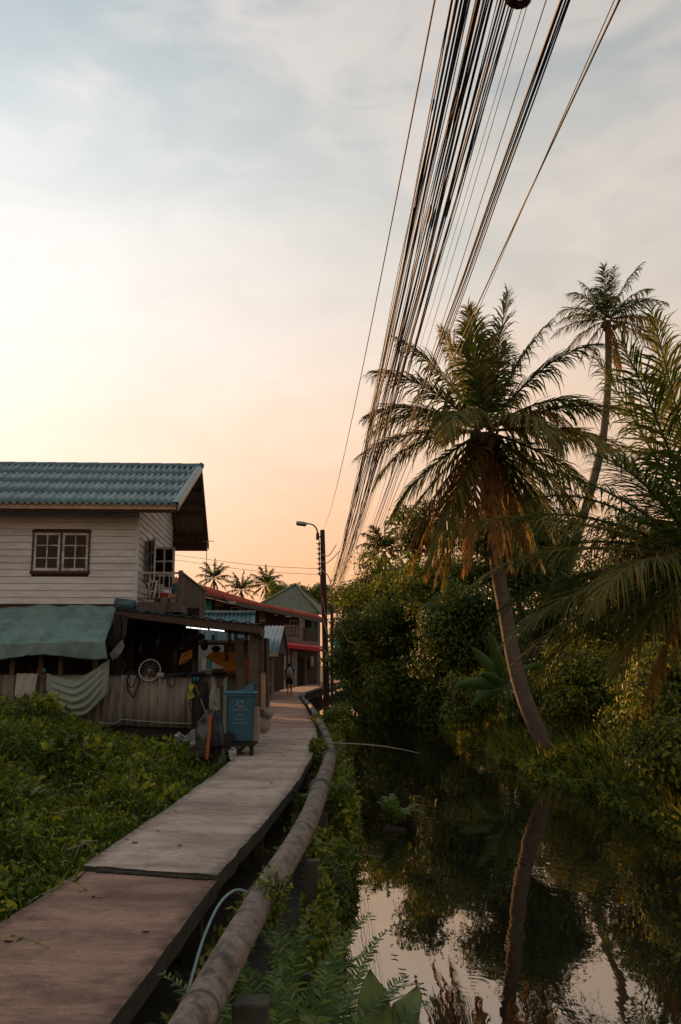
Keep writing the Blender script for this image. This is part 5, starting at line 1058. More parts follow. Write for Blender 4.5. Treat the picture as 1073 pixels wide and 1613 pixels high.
def palm(name, label, trunk, radii, specs, Ybase_scale=1.0, coconuts=0, seed=1, leaf_len=.75, leaf_w=.05, n=80, group=None, r0=.04, skirt=0, hang=.85):
    """specs: (image angle, towards(-)/away(+), length, droop, kind, twist)"""
    base = Vector(trunk[0]); t = thing(name, label, 'palm tree', base, group); c = Vector(trunk[-1])
    tp_ = spline(trunk, 7); rr_ = []
    for i in range(len(tp_)):
        u = i / (len(tp_) - 1); rr_.append((radii[0] + (radii[1] - radii[0]) * u) * (1 + .45 * max(0, .06 - u) / .06) * (1.0 + .035 * (i % 2)))
    MB().tube(tp_, rr_, 12).build('trunk', M['trunk'], t, smooth=True)
    for i, s in enumerate(specs):
        al, q, Ln, dp, kd = s[:5]; tw = s[5] if len(s) > 5 else 0.0; a = math.radians(al)
        d0 = Vector((math.cos(a) * math.sqrt(max(.05, 1 - q * q)), q, math.sin(a) * math.sqrt(max(.05, 1 - q * q))))
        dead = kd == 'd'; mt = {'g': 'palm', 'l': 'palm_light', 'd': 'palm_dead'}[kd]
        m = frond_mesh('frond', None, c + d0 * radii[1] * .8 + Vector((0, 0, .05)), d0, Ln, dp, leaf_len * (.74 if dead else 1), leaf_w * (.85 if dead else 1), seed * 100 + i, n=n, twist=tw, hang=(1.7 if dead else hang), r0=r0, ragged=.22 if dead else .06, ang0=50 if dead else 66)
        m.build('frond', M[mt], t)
    g = random.Random(seed)
    for i in range(coconuts):
        a = g.random() * 2 * math.pi; rr = radii[1] + .12 + g.random() * .12; q = c + Vector((math.cos(a) * rr, math.sin(a) * rr, -.12 - g.random() * .3)); MB().ellip(q, (.11, .11, .14), 6, 9).build('coconut', M['coconut'], t, smooth=True)
    for i in range(skirt):                                         # old leaf bases and fibre under the crown
        a = g.random() * 2 * math.pi; q = c + Vector((math.cos(a) * .1, math.sin(a) * .1, -.1 - .3 * g.random())); MB().tube([q, q + Vector((math.cos(a) * .16, math.sin(a) * .16, .08)), q + Vector((math.cos(a) * .30, math.sin(a) * .30, .30))], [.045, .04, .02], 5).build('leaf_base', M['palm_dead'], t)
    return t
PYM = 22.5
mtr = [P(862, 1185, PYM), P(852, 1160, PYM), P(830, 1110, PYM), P(812, 1050, PYM), P(797, 970, PYM), P(783, 890, PYM), P(774, 800, PYM), P(762, 682, PYM)]
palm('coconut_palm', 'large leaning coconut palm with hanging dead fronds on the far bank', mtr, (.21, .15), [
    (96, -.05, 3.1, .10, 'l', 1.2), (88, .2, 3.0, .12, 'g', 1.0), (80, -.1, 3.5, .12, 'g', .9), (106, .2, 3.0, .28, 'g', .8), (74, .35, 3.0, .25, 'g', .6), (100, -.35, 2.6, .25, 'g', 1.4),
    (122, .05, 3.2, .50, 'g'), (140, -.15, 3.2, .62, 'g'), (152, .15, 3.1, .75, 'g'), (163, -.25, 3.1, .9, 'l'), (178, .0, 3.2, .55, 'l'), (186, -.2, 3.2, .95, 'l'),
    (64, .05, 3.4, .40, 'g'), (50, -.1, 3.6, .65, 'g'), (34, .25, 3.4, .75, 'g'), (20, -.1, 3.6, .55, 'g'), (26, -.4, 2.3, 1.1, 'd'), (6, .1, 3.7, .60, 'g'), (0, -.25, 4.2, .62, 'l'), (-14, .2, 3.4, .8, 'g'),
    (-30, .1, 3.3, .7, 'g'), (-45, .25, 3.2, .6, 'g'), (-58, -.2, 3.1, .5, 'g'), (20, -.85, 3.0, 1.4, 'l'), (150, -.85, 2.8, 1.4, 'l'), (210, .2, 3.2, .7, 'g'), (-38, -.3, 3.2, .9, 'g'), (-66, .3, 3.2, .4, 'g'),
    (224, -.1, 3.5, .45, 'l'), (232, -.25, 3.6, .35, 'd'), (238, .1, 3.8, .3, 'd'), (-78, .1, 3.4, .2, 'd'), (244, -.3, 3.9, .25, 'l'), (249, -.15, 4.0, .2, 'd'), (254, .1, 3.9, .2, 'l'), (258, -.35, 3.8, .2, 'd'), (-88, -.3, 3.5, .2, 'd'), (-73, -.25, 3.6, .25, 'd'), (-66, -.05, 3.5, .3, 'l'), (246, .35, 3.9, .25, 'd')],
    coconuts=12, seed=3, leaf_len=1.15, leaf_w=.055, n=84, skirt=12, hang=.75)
YT = 48.0
ttr = [P(868, 1100, YT), P(872, 1000, YT), P(884, 920, YT), P(905, 858, YT), P(932, 768, YT), P(950, 690, YT), P(958, 600, YT), P(958, 505, YT)]
palm('tall_coconut_palm', 'tallest slender coconut palm rising against the sky on the right', ttr, (.30, .17), [
    (80, .1, 3.2, .25, 'g'), (95, -.2, 2.8, .2, 'g'), (65, -.1, 3.6, .5, 'g'), (50, .2, 3.6, .6, 'g'), (110, .2, 2.8, .5, 'g'), (130, -.1, 2.7, .9, 'l'), (145, .2, 2.8, .9, 'l'), (35, -.1, 3.4, .9, 'g'), (22, .3, 3.2, .9, 'g'), (170, -.2, 3.0, .7, 'l'), (178, .1, 3.2, .75, 'l'), (8, -.1, 3.2, .6, 'd'), (-5, .2, 3.4, .8, 'g'), (-25, -.1, 3.4, .7, 'l'),
    (200, .2, 3.0, 1.0, 'l'), (225, -.2, 3.0, .7, 'd'), (245, .1, 3.2, .5, 'd'), (-85, -.3, 3.2, .4, 'd'), (-65, -.1, 3.2, .5, 'd'), (-70, .4, 3.0, .6, 'd'), (40, -.6, 2.6, .9, 'g'), (120, -.6, 2.6, .9, 'g'), (75, .5, 2.8, .6, 'g')], coconuts=8, seed=5, leaf_len=1.1, leaf_w=.06, n=52, skirt=5, hang=1.0)
rtr = [Vector((5.9, 14.3, .7)), Vector((5.85, 14.2, 2.0)), Vector((5.72, 14.1, 3.2)), P(1122, 892, 14)]
palm('leaning_coconut_palm', 'coconut palm reaching in from the right edge with long low fronds', rtr, (.24, .19), [
    (98, .1, 3.9, .10, 'g', .8), (104, -.2, 3.8, .15, 'g', .6), (111, .15, 3.7, .16, 'g', .5), (92, .35, 3.7, .15, 'g', 1.2), (116, -.35, 3.6, .2, 'g', .3), (84, -.2, 3.6, .2, 'g', 1.0), (112, .55, 3.6, .3, 'g'),
    (128, .55, 3.3, .4, 'g'), (138, -.5, 3.0, .45, 'g'), (146, .5, 3.3, .5, 'g'), (159, .05, 4.0, .52, 'l'), (150, .75, 3.4, .5, 'g'),
    (170, -.12, 3.8, .62, 'l'), (180, .3, 3.4, .5, 'g'), (188, -.2, 3.5, .48, 'l'), (198, .0, 3.3, .35, 'l'), (176, -.55, 2.8, .8, 'l'), (205, .45, 3.2, .4, 'g'), (212, -.3, 2.4, .6, 'l'), (236, -.1, 2.3, .3, 'd'),
    (60, .1, 3.2, .4, 'g'), (30, .1, 3.2, .6, 'g'), (0, .2, 3.2, .7, 'g'), (-40, -.1, 3.0, .7, 'g'), (175, .65, 3.2, .7, 'g'), (132, .6, 3.4, .5, 'g')], coconuts=6, seed=8, leaf_len=1.0, leaf_w=.032, n=84, skirt=4, hang=.6)
far_specs = [(90, 0, 2.6, .3, 'g'), (70, .3, 2.6, .5, 'g'), (110, -.3, 2.6, .5, 'g'), (50, -.1, 2.6, .8, 'g'), (130, .1, 2.6, .8, 'g'), (28, .1, 2.6, .9, 'g'), (152, -.1, 2.6, .9, 'g'), (5, 0, 2.5, .9, 'l'), (175, .2, 2.5, .9, 'l'), (-25, .1, 2.3, .8, 'l'), (205, 0, 2.3, .8, 'l'), (60, -.6, 2.4, .9, 'g'), (120, -.6, 2.4, .9, 'g'), (250, -.2, 2.1, .5, 'd'), (-70, -.2, 2.1, .5, 'd')]
for px, py, Y, sc, sd, lb in ((337, 912, 120, .95, 21, 'bushy far palm leftmost above the red roof'), (380, 930, 125, .95, 22, 'low far palm between two others over the red roof'), (419, 922, 118, .95, 23, 'far palm rising left of the green hipped roof'), (605, 868, 62, .80, 24, 'small palm poking above the trees right of the cables')):
    c = P(px, py, Y); specs = [(a + (sd * 7 + k * 13) % 11 - 5, q, L_ * sc * Y / 118 * 1.0 if Y > 100 else L_ * .72, dp, kd) for k, (a, q, L_, dp, kd) in enumerate(far_specs)]
    palm('far_palm', lb, [Vector((c.x + .6, Y, .5)), Vector((c.x + .3, Y, c.z * .5)), c], (.2, .14), specs, seed=sd, leaf_len=.95, leaf_w=.13, n=30, group='palms in the distance', r0=.04)
# ---- banana plant
def banana(base, leaves_, label):
    t = thing('banana_plant', label, 'banana plant', base); b = Vector(base)
    MB().tube([b - Vector((0, 0, .2)), b + Vector((.02, 0, .5)), b + Vector((0, 0, 1.1))], [.10, .085, .05], 9).build('stem', M['banana'], t, smooth=True)
    for k, (al, q, Ln, dp, w) in enumerate(leaves_):
        a = math.radians(al); d = Vector((math.cos(a) * math.sqrt(1 - q * q), q, math.sin(a) * math.sqrt(1 - q * q))); p = b + Vector((0, 0, 1.05)); pts = []; N_ = 14
        sd = d.cross(Vector((0, -1, .25))).normalized()
        for i in range(N_ + 1):
            u = i / N_; ww = w * (math.sin(math.pi * min(1, max(0, (u - .18) / .82)) ** .8) ** .6 if u > .18 else .04); cut = 1 + .10 * nz(i * 2.1, k)
            nrm_ = d.cross(sd).normalized()
            for s in (-1, -.5, 0, .5, 1): pts.append(p + sd * s * ww * cut * .5 + nrm_ * abs(s) * ww * .22)
            d = (d + Vector((0, 0, -1)) * dp * u * .16).normalized(); p = p + d * Ln / N_
        MB().slab(pts, N_ + 1, 5, (0, .006, 0)).build('leaf', M['banana'], t, smooth=True)
b0 = G(800, 1105, .8); b0 = P(800, 1078, 27); 
banana((b0.x, 27, .75), [(128, -.1, 1.6, .25, .34), (108, -.2, 1.75, .15, .32), (84, .1, 1.4, .3, .28), (166, -.3, 1.7, .5, .34), (190, -.1, 1.3, .9, .28), (48, .1, 1.3, .8, .28), (142, -.5, 1.2, .6, .3)], 'banana plant with upright broad leaves beside the leaning trunk')
# ---- trees
TR = [
 ('flowering_tree', 'rounded dark green tree dotted with white flowers over the water', 'tree', (3.6, 41, .3), P(628, 1016, 40), (2.75, 2.4, 3.2), 170, 330, .17, 'leaf_tree', 31, .66, .16, 60, .6),
 ('leafy_tree', 'sunlit leafy tree behind the flowering one, nearest the pole', 'tree', (2.2, 49, .3), P(600, 955, 48), (2.5, 2.2, 2.2), 72, 250, .19, 'leaf_tree', 32, .7, .16, 0, 0),
 ('leafy_tree', 'thin sparse tree rising between the small palm and the large palm', 'tree', (4.6, 44, .3), P(655, 850, 44), (1.3, 1.2, 1.9), 26, 120, .20, 'leaf_dark', 33, .5, .12, 0, 0),
 ('leafy_tree', 'bright green tree crown under the dead fronds of the large palm', 'tree', (5.0, 37, .3), P(690, 935, 37), (1.9, 1.7, 1.7), 60, 260, .16, 'leaf_tree', 34, .6, .14, 0, 0),
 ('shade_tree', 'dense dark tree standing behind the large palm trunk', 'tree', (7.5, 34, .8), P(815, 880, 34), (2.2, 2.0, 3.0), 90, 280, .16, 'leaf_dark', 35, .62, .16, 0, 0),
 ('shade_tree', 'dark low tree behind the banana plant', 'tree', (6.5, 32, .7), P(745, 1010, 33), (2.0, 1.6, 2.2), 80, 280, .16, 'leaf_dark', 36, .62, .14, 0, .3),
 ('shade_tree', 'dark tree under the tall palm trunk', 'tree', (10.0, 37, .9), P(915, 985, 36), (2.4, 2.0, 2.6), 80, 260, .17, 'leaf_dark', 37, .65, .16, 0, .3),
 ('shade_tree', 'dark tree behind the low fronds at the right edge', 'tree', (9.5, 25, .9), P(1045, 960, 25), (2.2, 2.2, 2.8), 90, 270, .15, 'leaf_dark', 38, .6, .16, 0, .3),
 ('distant_tree', 'small distant tree left of the hipped roof', 'tree', (-7, 108, .5), P(452, 938, 105), (3.0, 2, 1.6), 34, 150, .34, 'leaf_tree', 39, .8, .2, 0, 0),
 ('distant_tree', 'small distant tree right of the hipped roof', 'tree', (-2.5, 105, .5), P(500, 945, 102), (2.4, 2, 2.2), 34, 150, .34, 'leaf_tree', 40, .8, .2, 0, 0),
 ('distant_tree', 'distant tree behind the turquoise house', 'tree', (3, 112, .5), P(556, 1005, 112), (3.0, 2, 3.2), 50, 170, .36, 'leaf_dark', 41, .95, .2, 0, .2),
 ('bank_shrub', 'bright green feathery shrub on the bank under the right palm', 'shrub', (7.0, 24.5, .6), P(925, 1080, 24), (1.25, 1.0, 1.15), 46, 330, .11, 'leaf_bank', 42, .42, .06, 0, .4),
 ('bank_shrub', 'shrub with reddish tips at the right edge of the bank', 'shrub', (7.0, 19.5, .7), P(1035, 1100, 19.5), (1.1, 1.0, 1.0), 40, 300, .11, 'leaf_bank', 43, .42, .06, 0, .4),
 ('bank_shrub', 'low dark shrub between the banana plant and the water', 'shrub', (5.2, 29, .5), P(752, 1105, 29), (.9, .9, .75), 30, 260, .12, 'leaf_bank', 44, .4, .05, 0, .4),
 ('bank_shrub', 'dark shrub behind the foot of the leaning trunk', 'shrub', (6.0, 26.5, .6), P(868, 1105, 26.5), (1.2, .9, .9), 36, 280, .12, 'leaf_dark', 45, .45, .05, 0, .4),
 ('bank_shrub', 'broad leaved shrub leaning to the water in the lower right corner of the bank', 'shrub', (6.2, 15.2, .5), P(1066, 1195, 15.2), (.9, .9, .75), 34, 260, .10, 'leaf_bank', 46, .36, .05, 0, .4),
 ('water_shrub', 'dark bush hanging down to the water behind the flowering tree', 'shrub', (3.4, 47, .1), P(600, 1085, 47), (2.2, 1.4, 2.0), 70, 240, .18, 'leaf_dark', 48, .6, .08, 0, .6),
 ('water_shrub', 'dark bush closing off the canal beyond the slim stake', 'shrub', (2.4, 58, .1), P(590, 1075, 58), (1.5, 1.4, 2.4), 60, 220, .2, 'leaf_dark', 49, .65, .08, 0, .6),
 ('water_shrub', 'dark bush at the water under the right half of the flowering tree', 'shrub', (4.6, 38.5, .2), P(690, 1095, 38), (1.4, 1.2, 1.6), 50, 240, .16, 'leaf_dark', 50, .55, .06, 0, .6),
 ('sun_block_tree', 'broad tree added unseen behind the white house to block low sun', 'tree', (-12.5, 46, .5), (-12.5, 46, 4.6), (3.0, 2.6, 2.6), 60, 200, .2, 'leaf_tree', 51, .8, .2, 0, .4),  # added out of view to keep direct sun off the far walkway
 ('sun_block_tree', 'second broad tree added unseen behind the white house, farther left, to block low sun', 'tree', (-17.5, 43, .5), (-17.5, 43, 4.8), (3.2, 2.8, 2.8), 60, 200, .2, 'leaf_tree', 52, .8, .2, 0, .4),  # likewise hidden by the house, added for the shade it casts
 ('pole_shrub', 'green bush at the foot of the utility pole', 'shrub', (-.35, 33, .1), P(532, 1137, 33), (.55, .6, .55), 26, 200, .10, 'leaf_bank', 47, .3, .03, 0, .4),
]
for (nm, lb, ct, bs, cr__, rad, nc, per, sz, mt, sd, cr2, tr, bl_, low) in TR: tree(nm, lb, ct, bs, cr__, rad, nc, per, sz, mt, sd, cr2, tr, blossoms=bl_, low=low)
# far wood closing the right-hand side
g = np.random.default_rng(77); n = 9000; xs = g.uniform(6, 60, n); ys = g.uniform(58, 70, n); zs = g.random(n) ** .7 * (4.2 + 1.6 * np.sin(xs * .7) + 1.0 * np.sin(xs * 1.9)); 
o = leaf_obj('far_wood', M['leaf_dark'], leaves(np.stack([xs, ys, zs + .8], 1), ball(g, n), np.full(n, .75) * (.6 + .6 * g.random(n)), .6, .2, 78)); tag(o, 'dark mass of far woodland behind the palms', 'woodland', kind='stuff')

# ---- ground cover: leaf carpets over a bumpy mound
def vnoise(x, y, s, seed=0.0): return np.array([mnoise.noise(Vector((a * s, b * s, seed))) for a, b in zip(x, y)])
def left_h(x, y):
    x, y = np.asarray(x, float), np.asarray(y, float)
    r = np.clip((-x - 2.15) / 3.6, 0, 1) * 1.12 * np.clip((y - 4.5) / 8.5, 0, 1) ** .8
    fall = np.clip((20.2 - y) / 3.2, 0, 1); fall = fall * fall * (3 - 2 * fall)
    r = r * (.35 + .65 * fall); dip = .32 * np.clip(1 - np.abs(x + 3.4) / 1.5, 0, 1) * np.clip((y - 15.5) / 2.5, 0, 1)
    return .60 + r * .93 - dip + .30 * vnoise(x, y, .8, 2) + .24 * vnoise(x, y, 1.7, 5)
def carpet(name, label, mat, xf, ys, hf, xmax_f, n, size, seed, sprig, hi, msoil, upb=.7, nlift=.05):
    nx = 36; pts = []
    for y in ys:
        a, b = xf(y); xx = np.linspace(a, b, nx); hh = hf(xx, np.full(nx, y)) - .10; pts += [(x, y, h) for x, h in zip(xx, hh)]
    m = MB().grid(pts, len(ys), nx).build(name + '_soil', M[msoil], smooth=True); tag(m, kind='structure')
    g = np.random.default_rng(seed); P_ = []
    y = ys[0] + (ys[-1] - ys[0]) * g.random(n) ** 1.0; ab = np.array([xf(q) for q in y]); u = g.random(n); x = ab[:, 0] + (ab[:, 1] - ab[:, 0]) * u
    return x, y, g
g = np.random.default_rng(91); LY = np.linspace(2.6, 20.9, 60)
def lx(y): return (-9.5 if y > 8 else -5.5, lerp_tab(WL, y) - .02)
pts = []
for y in LY:
    a, b = lx(y); xx = np.linspace(a, b, 44); hh = left_h(xx, np.full(44, y)) - .12; pts += [(x, y, h) for x, h in zip(xx, hh)]
tag(MB().grid(pts, len(LY), 44).build('undergrowth_mound', M['soil'], smooth=True), kind='structure')
n = 120000; y = 3.0 + 17.6 * g.random(n) ** .9; ab = np.array([lx(q) for q in y]); ab[:, 0] = np.maximum(ab[:, 0], -.40 * y - 1.2); x = ab[:, 0] + (ab[:, 1] + .04 - ab[:, 0]) * g.random(n)
cl_ = vnoise(x, y, 2.6, 9); h = left_h(x, y); z = h - .11 + .22 * g.random(n) ** 1.5 + .20 * np.clip(cl_, -.3, 1) + .08 * vnoise(x, y, 6, 4)
d = ball(g, n) * .9 + np.array([.12, -.35, .22]); sz = (.030 + .034 * g.random(n)) * (1 + 1.2 * (g.random(n) < .03) + np.clip(vnoise(x, y, .7, 12) - .18, 0, 1) * 2.6) * np.where(y < 9, .9, 1.1)
o = leaf_obj('undergrowth', M['leaf_vine'], leaves(np.stack([x, y, z], 1), d, sz, .62, .3, 92, hi=True, nrm_jit=.45)); tag(o, 'thick green creeping undergrowth left of the walkway', 'undergrowth', kind='stuff')
# arching vine runners with leaves along them
vp, vd, vs_ = [], [], []; m = MB()
for k in range(900):
    yy = 3.4 + 16 * g.random(); a, b = lx(yy); a = max(a, -.40 * yy - .8); xx = a + (b - a) * g.random(); zz = float(left_h([xx], [yy])[0]); az = g.random() * 6.28; Ls = .25 + .45 * g.random(); p = Vector((xx, yy, zz)); dd = Vector((math.cos(az) * .5, math.sin(az) * .5 - .1, .9)).normalized(); pth = [p.copy()]
    for i in range(9):
        dd = (dd + Vector((0, 0, -.16 - .1 * g.random()))).normalized(); p = p + dd * Ls / 9; pth.append(p.copy())
        for s in range(2): vp.append(tuple(p)); q = ball(g, 1)[0]; vd.append((dd.x * .4 + q[0], dd.y * .4 + q[1], dd.z * .4 + q[2] * .6)); vs_.append(.022 + .034 * g.random())
    m.tube(pth, [.004 - .0003 * i for i in range(len(pth))], 4, cap=False)
o = m.build('vine_runners', M['leaf_vine']); tag(o, 'thin vine stems arching out of the undergrowth', 'vines', kind='stuff')
o = leaf_obj('vine_leaves', M['leaf_vine'], leaves(np.array(vp), np.array(vd), np.array(vs_), .6, .3, 93, hi=True)); tag(o, 'small leaves along the arching vine stems', 'vines', kind='stuff')

# a few taller leafy clumps that stand out of the carpet
vp, vd, vs_ = [], [], []
for k in range(70):
    yy = 4.5 + 14 * g.random(); a, b = lx(yy); a = max(a, -.40 * yy - .6); xx = a + (b - .1 - a) * g.random(); zz = float(left_h([xx], [yy])[0]); r_ = .12 + .2 * g.random(); m_ = 90
    q = ball(g, m_) * r_ * (.5 + .5 * g.random((m_, 1))) + np.array([xx, yy, zz + r_ * .5]); vp.append(q); vd.append(ball(g, m_) + np.array([.1, -.3, .4])); vs_.append((.05 + .06 * g.random(m_)) * (.7 + .8 * g.random()))
o = leaf_obj('undergrowth_clumps', M['leaf_vine'], leaves(np.concatenate(vp), np.concatenate(vd), np.concatenate(vs_), .7, .3, 94, hi=True)); tag(o, 'taller leafy tufts standing out of the undergrowth', 'undergrowth', kind='stuff')
for k, (px, py, Y, sc, lb) in enumerate(((178, 1175, 15.5, 1.0, 'big leaved weed on the mound below the green sheet'), (120, 1168, 15.0, 1.1, 'broad yellow green weed on the mound left of the fence joint'), (40, 1240, 11.0, .8, 'broad leaved weed low at the left edge of the undergrowth'), (150, 1265, 11.5, .75, 'broad leaved weed half way down the undergrowth'), (60, 1345, 8.2, .6, 'broad leaved weed nearest the walkway edge'))):
    q = P(px, py, Y); r5 = random.Random(60 + k); base_ = (q.x, Y, float(left_h([q.x], [Y])[0]) - .05)
    t_ = thing('broad_leaved_weed', lb, 'weed', base_)
    for i in range(9):
        a, e_ = 2 * math.pi * i / 9 + r5.random() * .5, math.radians(r5.uniform(38, 70)); d_ = Vector((math.cos(a) * math.cos(e_), math.sin(a) * math.cos(e_), math.sin(e_))); sd_ = d_.cross(Vector((0, 0, 1))).normalized(); p_ = Vector(base_); pts = []; Ln_ = sc * r5.uniform(.28, .42); w_ = sc * .13
        for j in range(8):
            u = j / 7; ww = w_ * (math.sin(math.pi * min(1, (u - .35) / .65)) ** .7 if u > .35 else .06); nn = sd_.cross(d_).normalized()
            for s_ in (-1, 0, 1): pts.append(p_ + sd_ * s_ * ww / 2 + nn * abs(s_) * ww * .15)
            d_ = (d_ + Vector((0, 0, -1)) * u * .25).normalized(); p_ = p_ + d_ * Ln_ / 7
        MB().slab(pts, 8, 3, (0, 0, -.002)).build('leaf', M['leaf_broad'], t_, smooth=True)
tw = MB()
for k in range(60):
    yy = 4.2 + 15 * g.random(); a, b = lx(yy); a = max(a, -.40 * yy - .6); xx = a + (b - a) * g.random(); zz = float(left_h([xx], [yy])[0]); az = g.random() * 6.28; L_ = .2 + .5 * g.random(); q = Vector((xx, yy, zz + .02)); e1 = q + Vector((math.cos(az) * L_ * .5, math.sin(az) * L_ * .5, .10 + .15 * g.random())); e2 = e1 + Vector((math.cos(az + .5) * L_ * .5, math.sin(az + .5) * L_ * .5, -.05 + .15 * g.random())); tw.tube([q, e1, e2], [.006, .004, .002], 4)
tag(tw.build('dry_twigs', M['sack']), 'dry pale twigs caught in the undergrowth', 'twigs', kind='stuff')
n = 3200; y = 3.6 + 16 * g.random(n); ab = np.array([lx(q) for q in y]); ab[:, 0] = np.maximum(ab[:, 0], -.40 * y - .8); x = ab[:, 0] + (ab[:, 1] + .02 - ab[:, 0]) * g.random(n) ** .8; keep = vnoise(x, y, .9, 21) > .05; x, y = x[keep], y[keep]; n = len(x); h = left_h(x, y)
d = np.stack([g.normal(0, .6, n), g.normal(0, .6, n) - .1, np.ones(n)], 1); o = leaf_obj('undergrowth_grass', M['leaf_vine'], leaves(np.stack([x, y, h], 1), d, .16 + .2 * g.random(n), .055, .1, 95)); tag(o, 'thin grass blades standing among the undergrowth', 'grass', kind='stuff')
# far bank carpet
g = np.random.default_rng(101)
def rh(x, y):
    e = np.array([lerp_tab(REDGE, q) for q in y]); dd = np.clip(x - e, -.3, 30); return .06 + .60 * (1 - np.exp(-np.clip(dd + .15, 0, 30) * 1.5)) + .30 * np.clip(dd / 3, 0, 1) + .16 * vnoise(x, y, .8, 3) + .12 * vnoise(x, y, 2, 6)
n = 80000; y = 10.5 + 27 * g.random(n) ** 1.25; e = np.array([lerp_tab(REDGE, q) for q in y]); x = e - .28 + .30 * vnoise(y, y * 0, .8, 4) + 4.6 * g.random(n) ** 1.5
h = rh(x, y); z = np.maximum(.02, h - .12 + .30 * g.random(n) ** 1.2); d = ball(g, n) + np.array([-.35, -.25, .15])
o = leaf_obj('bank_cover', M['leaf_bank'], leaves(np.stack([x, y, z], 1), d, .07 + .07 * g.random(n), .5, .3, 102, nref=np.array([-.35, -.55, 1.0]))); tag(o, 'leafy creepers and weeds covering the far canal bank', 'ground cover', kind='stuff')
n = 2600; y = 12 + 22 * g.random(n); e = np.array([lerp_tab(REDGE, q) for q in y]); x = e - .1 + 2.2 * g.random(n) ** 1.6; h = rh(x, y); d = np.stack([g.normal(0, .45, n) - .25, g.normal(0, .4, n), np.ones(n) * .9], 1)
o = leaf_obj('bank_grass', M['leaf_bank'], leaves(np.stack([x, y, h - .05], 1), d, .30 + .3 * g.random(n), .07, .1, 103)); tag(o, 'tufts of long grass along the far water edge', 'grass', kind='stuff')
# strip of plants between the walkway, the pipe and the water
n = 15000; y = 4.5 + 27 * g.random(n) ** 1.15; e = np.array([lerp_tab(LEDGE, q) for q in y]); wr = np.array([lerp_tab(WR, q) for q in y]); lump = .5 + .9 * vnoise(y, y * 0 + 3, .55, 7)
side = g.random(n); x = np.where(side < .25, wr + .02 + .25 * g.random(n), e - .34 + .36 * g.random(n) * (1 + lump * .35) + .10 * np.clip((y - 10) / 4, 0, 1)); top = np.where(side < .25, .48, .30 + .34 * np.clip(lump, 0, 1.4)) + .10 * np.clip((y - 9) / 8, 0, 1); z = .05 + np.maximum(.05, top) * g.random(n) ** .8
ok = ~((y < 11) & (x > -.10)); x, y, z = x[ok], y[ok], z[ok]; n = len(x); d = ball(g, n) + np.array([.3, -.3, .1])
o = leaf_obj('pipe_side_weeds', M['leaf_bank'], leaves(np.stack([x, y, z], 1), d, .06 + .06 * g.random(n), .5, .3, 104, hi=True)); tag(o, 'dark weeds growing below the pipe along the water', 'weeds', kind='stuff')

# ---- single plants that can be told apart
def fern(name, label, base, n, Ln, seed, mat='leaf_fern', spread=.75, droop=.7, lw=.018, ll=.13, nl=34, cat='fern', group=None, lean=(0, 0)):
    t = thing(name, label, cat, base, group); r = random.Random(seed)
    for i in range(n):
        a = 2 * math.pi * (i + r.random() * .6) / n; s = spread * r.uniform(.5, 1.2); d0 = Vector((math.cos(a) * s + lean[0], math.sin(a) * s + lean[1], 1))
        frond_mesh('frond', None, Vector(base) + Vector((math.cos(a) * .02, math.sin(a) * .02, 0)), d0, Ln * r.uniform(.7, 1.15), droop * r.uniform(.7, 1.3), ll, lw, seed * 50 + i, n=nl, hang=.15, ang0=80, ang1=55, r0=.005, ragged=.02, segs=14).build('frond', M[mat], t)
    return t
fern('fern', 'large fern in front of the pipe support at the bottom edge', (-.26, 4.9, .10), 12, 1.0, 1)
fern('fern', 'fern beside the water in front of the calm reflection', (-.10, 5.6, .06), 13, .88, 2)
fern('fern', 'small fern tucked under the pipe near the bottom edge', (-.36, 5.8, .12), 10, .8, 3)
fern('fern', 'fern left of the broad leaved plant at the bottom', (-.08, 5.0, .06), 11, .85, 4)
fern('fern', 'tall fern leaning out over the water edge', (-.12, 6.3, .04), 11, .75, 8)
fern('fern', 'dark fern behind the stake below the pipe', (-.24, 6.8, .10), 10, .75, 9)
fern('fern', 'lone fern growing out of the dark water', (P(622, 1305, 14.6).x, 14.6, .10), 10, .55, 5, droop=.9)
fern('fern', 'bright fern between walkway and pipe near the ringed joints', (-.46, 13.2, .40), 8, .62, 6)
fern('fern', 'fern at the walkway edge beyond the thin bamboo rod', (-.36, 19.0, .45), 7, .45, 7)
tag(MB().tube([P(600, 1313, 14.55) - Vector((0, 0, .05)), P(612, 1306, 14.55), P(640, 1308, 14.6)], [.04, .07, .03], 10).build('root_clump', M['mud'], smooth=True), 'dark root clump in the water under the lone fern', 'roots')
def broad(name, label, base, specs, seed, cat='plant', st=.2):
    t = thing(name, label, cat, base); r = random.Random(seed); b = Vector(base)
    for k, (az, el, Ln, w, dp) in enumerate(specs):
        a, e_ = math.radians(az), math.radians(el); d = Vector((math.cos(a) * math.cos(e_), math.sin(a) * math.cos(e_), math.sin(e_))); sd = d.cross(Vector((0, 0, 1))).normalized(); p = b.copy(); pts = []; N_ = 10
        for i in range(N_ + 1):
            u = i / N_; ww = w * (math.sin(math.pi * min(1, (u - st) / (1 - st))) ** .75 if u > st else .06); nn = sd.cross(d).normalized()
            for s in (-1, -.55, 0, .55, 1): pts.append(p + sd * s * ww / 2 + nn * (abs(s) * ww * .18 + .012 * math.sin(u * 26) * abs(s) * (w / .12)))
            d = (d + Vector((0, 0, -1)) * dp * u * .22).normalized(); p = p + d * Ln / N_
        MB().slab(pts, N_ + 1, 5, (0, 0, -.002)).build('leaf', M['leaf_broad'], t, smooth=True)
    return t
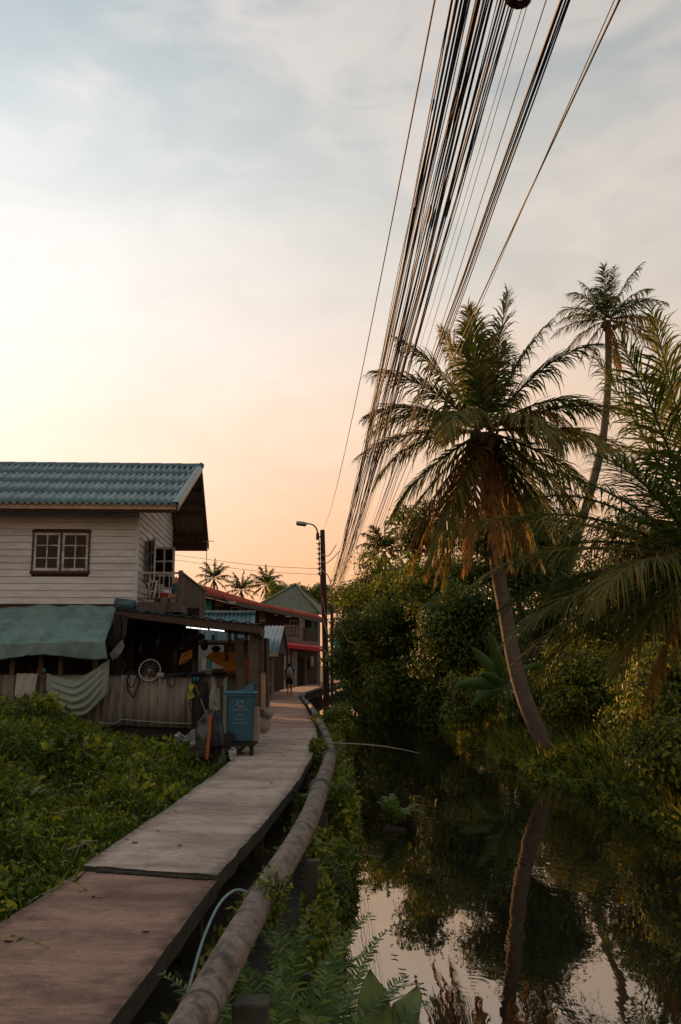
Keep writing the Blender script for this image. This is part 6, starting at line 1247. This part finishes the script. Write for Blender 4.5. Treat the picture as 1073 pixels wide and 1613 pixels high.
broad('broad_leaved_plant', 'plant with broad ribbed yellow green leaves at the bottom edge', (.20, 5.05, .06), [(95, 70, .88, .19, .9), (65, 62, .88, .18, 1.0), (140, 60, .84, .18, 1.1), (15, 56, .92, .14, 1.6), (170, 52, .80, .18, 1.5), (-15, 55, .76, .16, 1.5), (205, 60, .78, .18, 1.2), (120, 52, .78, .17, 1.3), (40, 50, .8, .16, 1.4), (80, 50, .74, .17, 1.2)], 1, st=.40)
broad('broad_leaved_plant', 'glossy green seedling growing against the left side of the pipe', (-.62, 7.0, .62), [(120, 60, .30, .09, .8), (60, 55, .32, .09, .9), (10, 45, .30, .08, 1.0), (190, 50, .28, .08, .9), (250, 60, .26, .08, .8), (310, 50, .28, .08, .9)], 2)
g = np.random.default_rng(140)
def bushlet(name, label, c, r, n, size, seed, mat='leaf_bank', cat='plant'):
    g_ = np.random.default_rng(seed); t = thing(name, label, cat, (c[0], c[1], c[2] - r[2])); m = MB(); cc = Vector(c)
    for i in range(9): q = Vector(ball(g_, 1)[0]); m.tube([cc - Vector((0, 0, r[2])), cc + Vector((q.x * r[0] * .5, q.y * r[1] * .5, 0)), cc + Vector((q.x * r[0], q.y * r[1], abs(q.z) * r[2]))], [.008, .006, .002], 4)
    m.build('stem', M['bark'], t); p = np.array(c) + ball(g_, n) * np.array(r) * (g_.random((n, 1)) ** .45); o = leaf_obj('foliage', M[mat], leaves(p, ball(g_, n) + np.array([.1, -.4, .2]), size * (.7 + .6 * g_.random(n)), .5, .3, seed, hi=True), t); o['kind'] = 'stuff'; return t
bushlet('water_weed', 'dark leafy weed filling the gap under the nearest pipe collar', (-.18, 7.4, .32), (.22, .8, .32), 900, .07, 156, 'leaf_bank', 'weed')
bushlet('water_weed', 'dense weed hiding the foot of the slim grey post', (-.20, 8.3, .40), (.15, .5, .34), 700, .07, 157, 'leaf_bank', 'weed')
bushlet('water_weed', 'tangled weed under the pipe left of the drooping one', (-.20, 10.4, .40), (.18, .6, .36), 700, .075, 158, 'leaf_bank', 'weed')
bushlet('pipe_creeper', 'small leafy creeper draped over the pipe at its first collar', (-.43, 6.25, 1.02), (.13, .16, .20), 260, .05, 150, 'leaf_bank', 'creeper')
bushlet('water_weed', 'bright leafy weed right of the ringed pipe joints', (.0, 12.6, .62), (.22, .6, .42), 800, .10, 151, 'leaf_vine', 'weed')
bushlet('water_weed', 'dark drooping weed hanging over the calm reflection', (-.09, 9.4, .33), (.17, .6, .33), 700, .07, 152, 'leaf_dark', 'weed')
bushlet('water_weed', 'leafy weed where the bamboo rod leaves the walkway', (-.42, 18.0, .95), (.18, .35, .16), 360, .09, 153, 'leaf_bank', 'weed')
bushlet('water_weed', 'trailing weed between the pipe and the lone fern', (.05, 15.6, .5), (.2, .9, .36), 700, .09, 154, 'leaf_bank', 'weed')
bushlet('walkway_weed', 'low weeds along the walkway edge near the far pipe', (-.75, 29, .75), (.22, 2.2, .2), 600, .10, 155, 'leaf_bank', 'weed')
hang('litter', 'scrap of white plastic litter at the far water edge', M['plasticwhite'], [(957, 1252), (966, 1247), (973, 1250), (972, 1257), (962, 1259)], 18.3, .06, 'litter', .03)
# drift leaves on the calm water
for k, (px, py) in enumerate(((588, 1444), (580, 1412), (622, 1506), (640, 1540), (600, 1552), (662, 1551), (655, 1540), (634, 1528), (676, 1480), (668, 1560))):
    q = G(px, py, .012); a = k * 1.3; m = MB(); pts = []
    for u in (0, .5, 1):
        for s in (-1, 0, 1): pts.append(q + Vector((math.cos(a) * (u - .5) * .07 - math.sin(a) * s * .015 * (1 - abs(2 * u - 1) * .8), math.sin(a) * (u - .5) * .07 + math.cos(a) * s * .015 * (1 - abs(2 * u - 1) * .8), .004 * abs(s) + .006 * abs(2 * u - 1))))
    m.slab(pts, 3, 3, (0, 0, -.002)); tag(m.build('floating_leaf', M['mud']), 'small dark dead leaf floating on the calm water', 'leaf', 'dead leaves floating on the water')
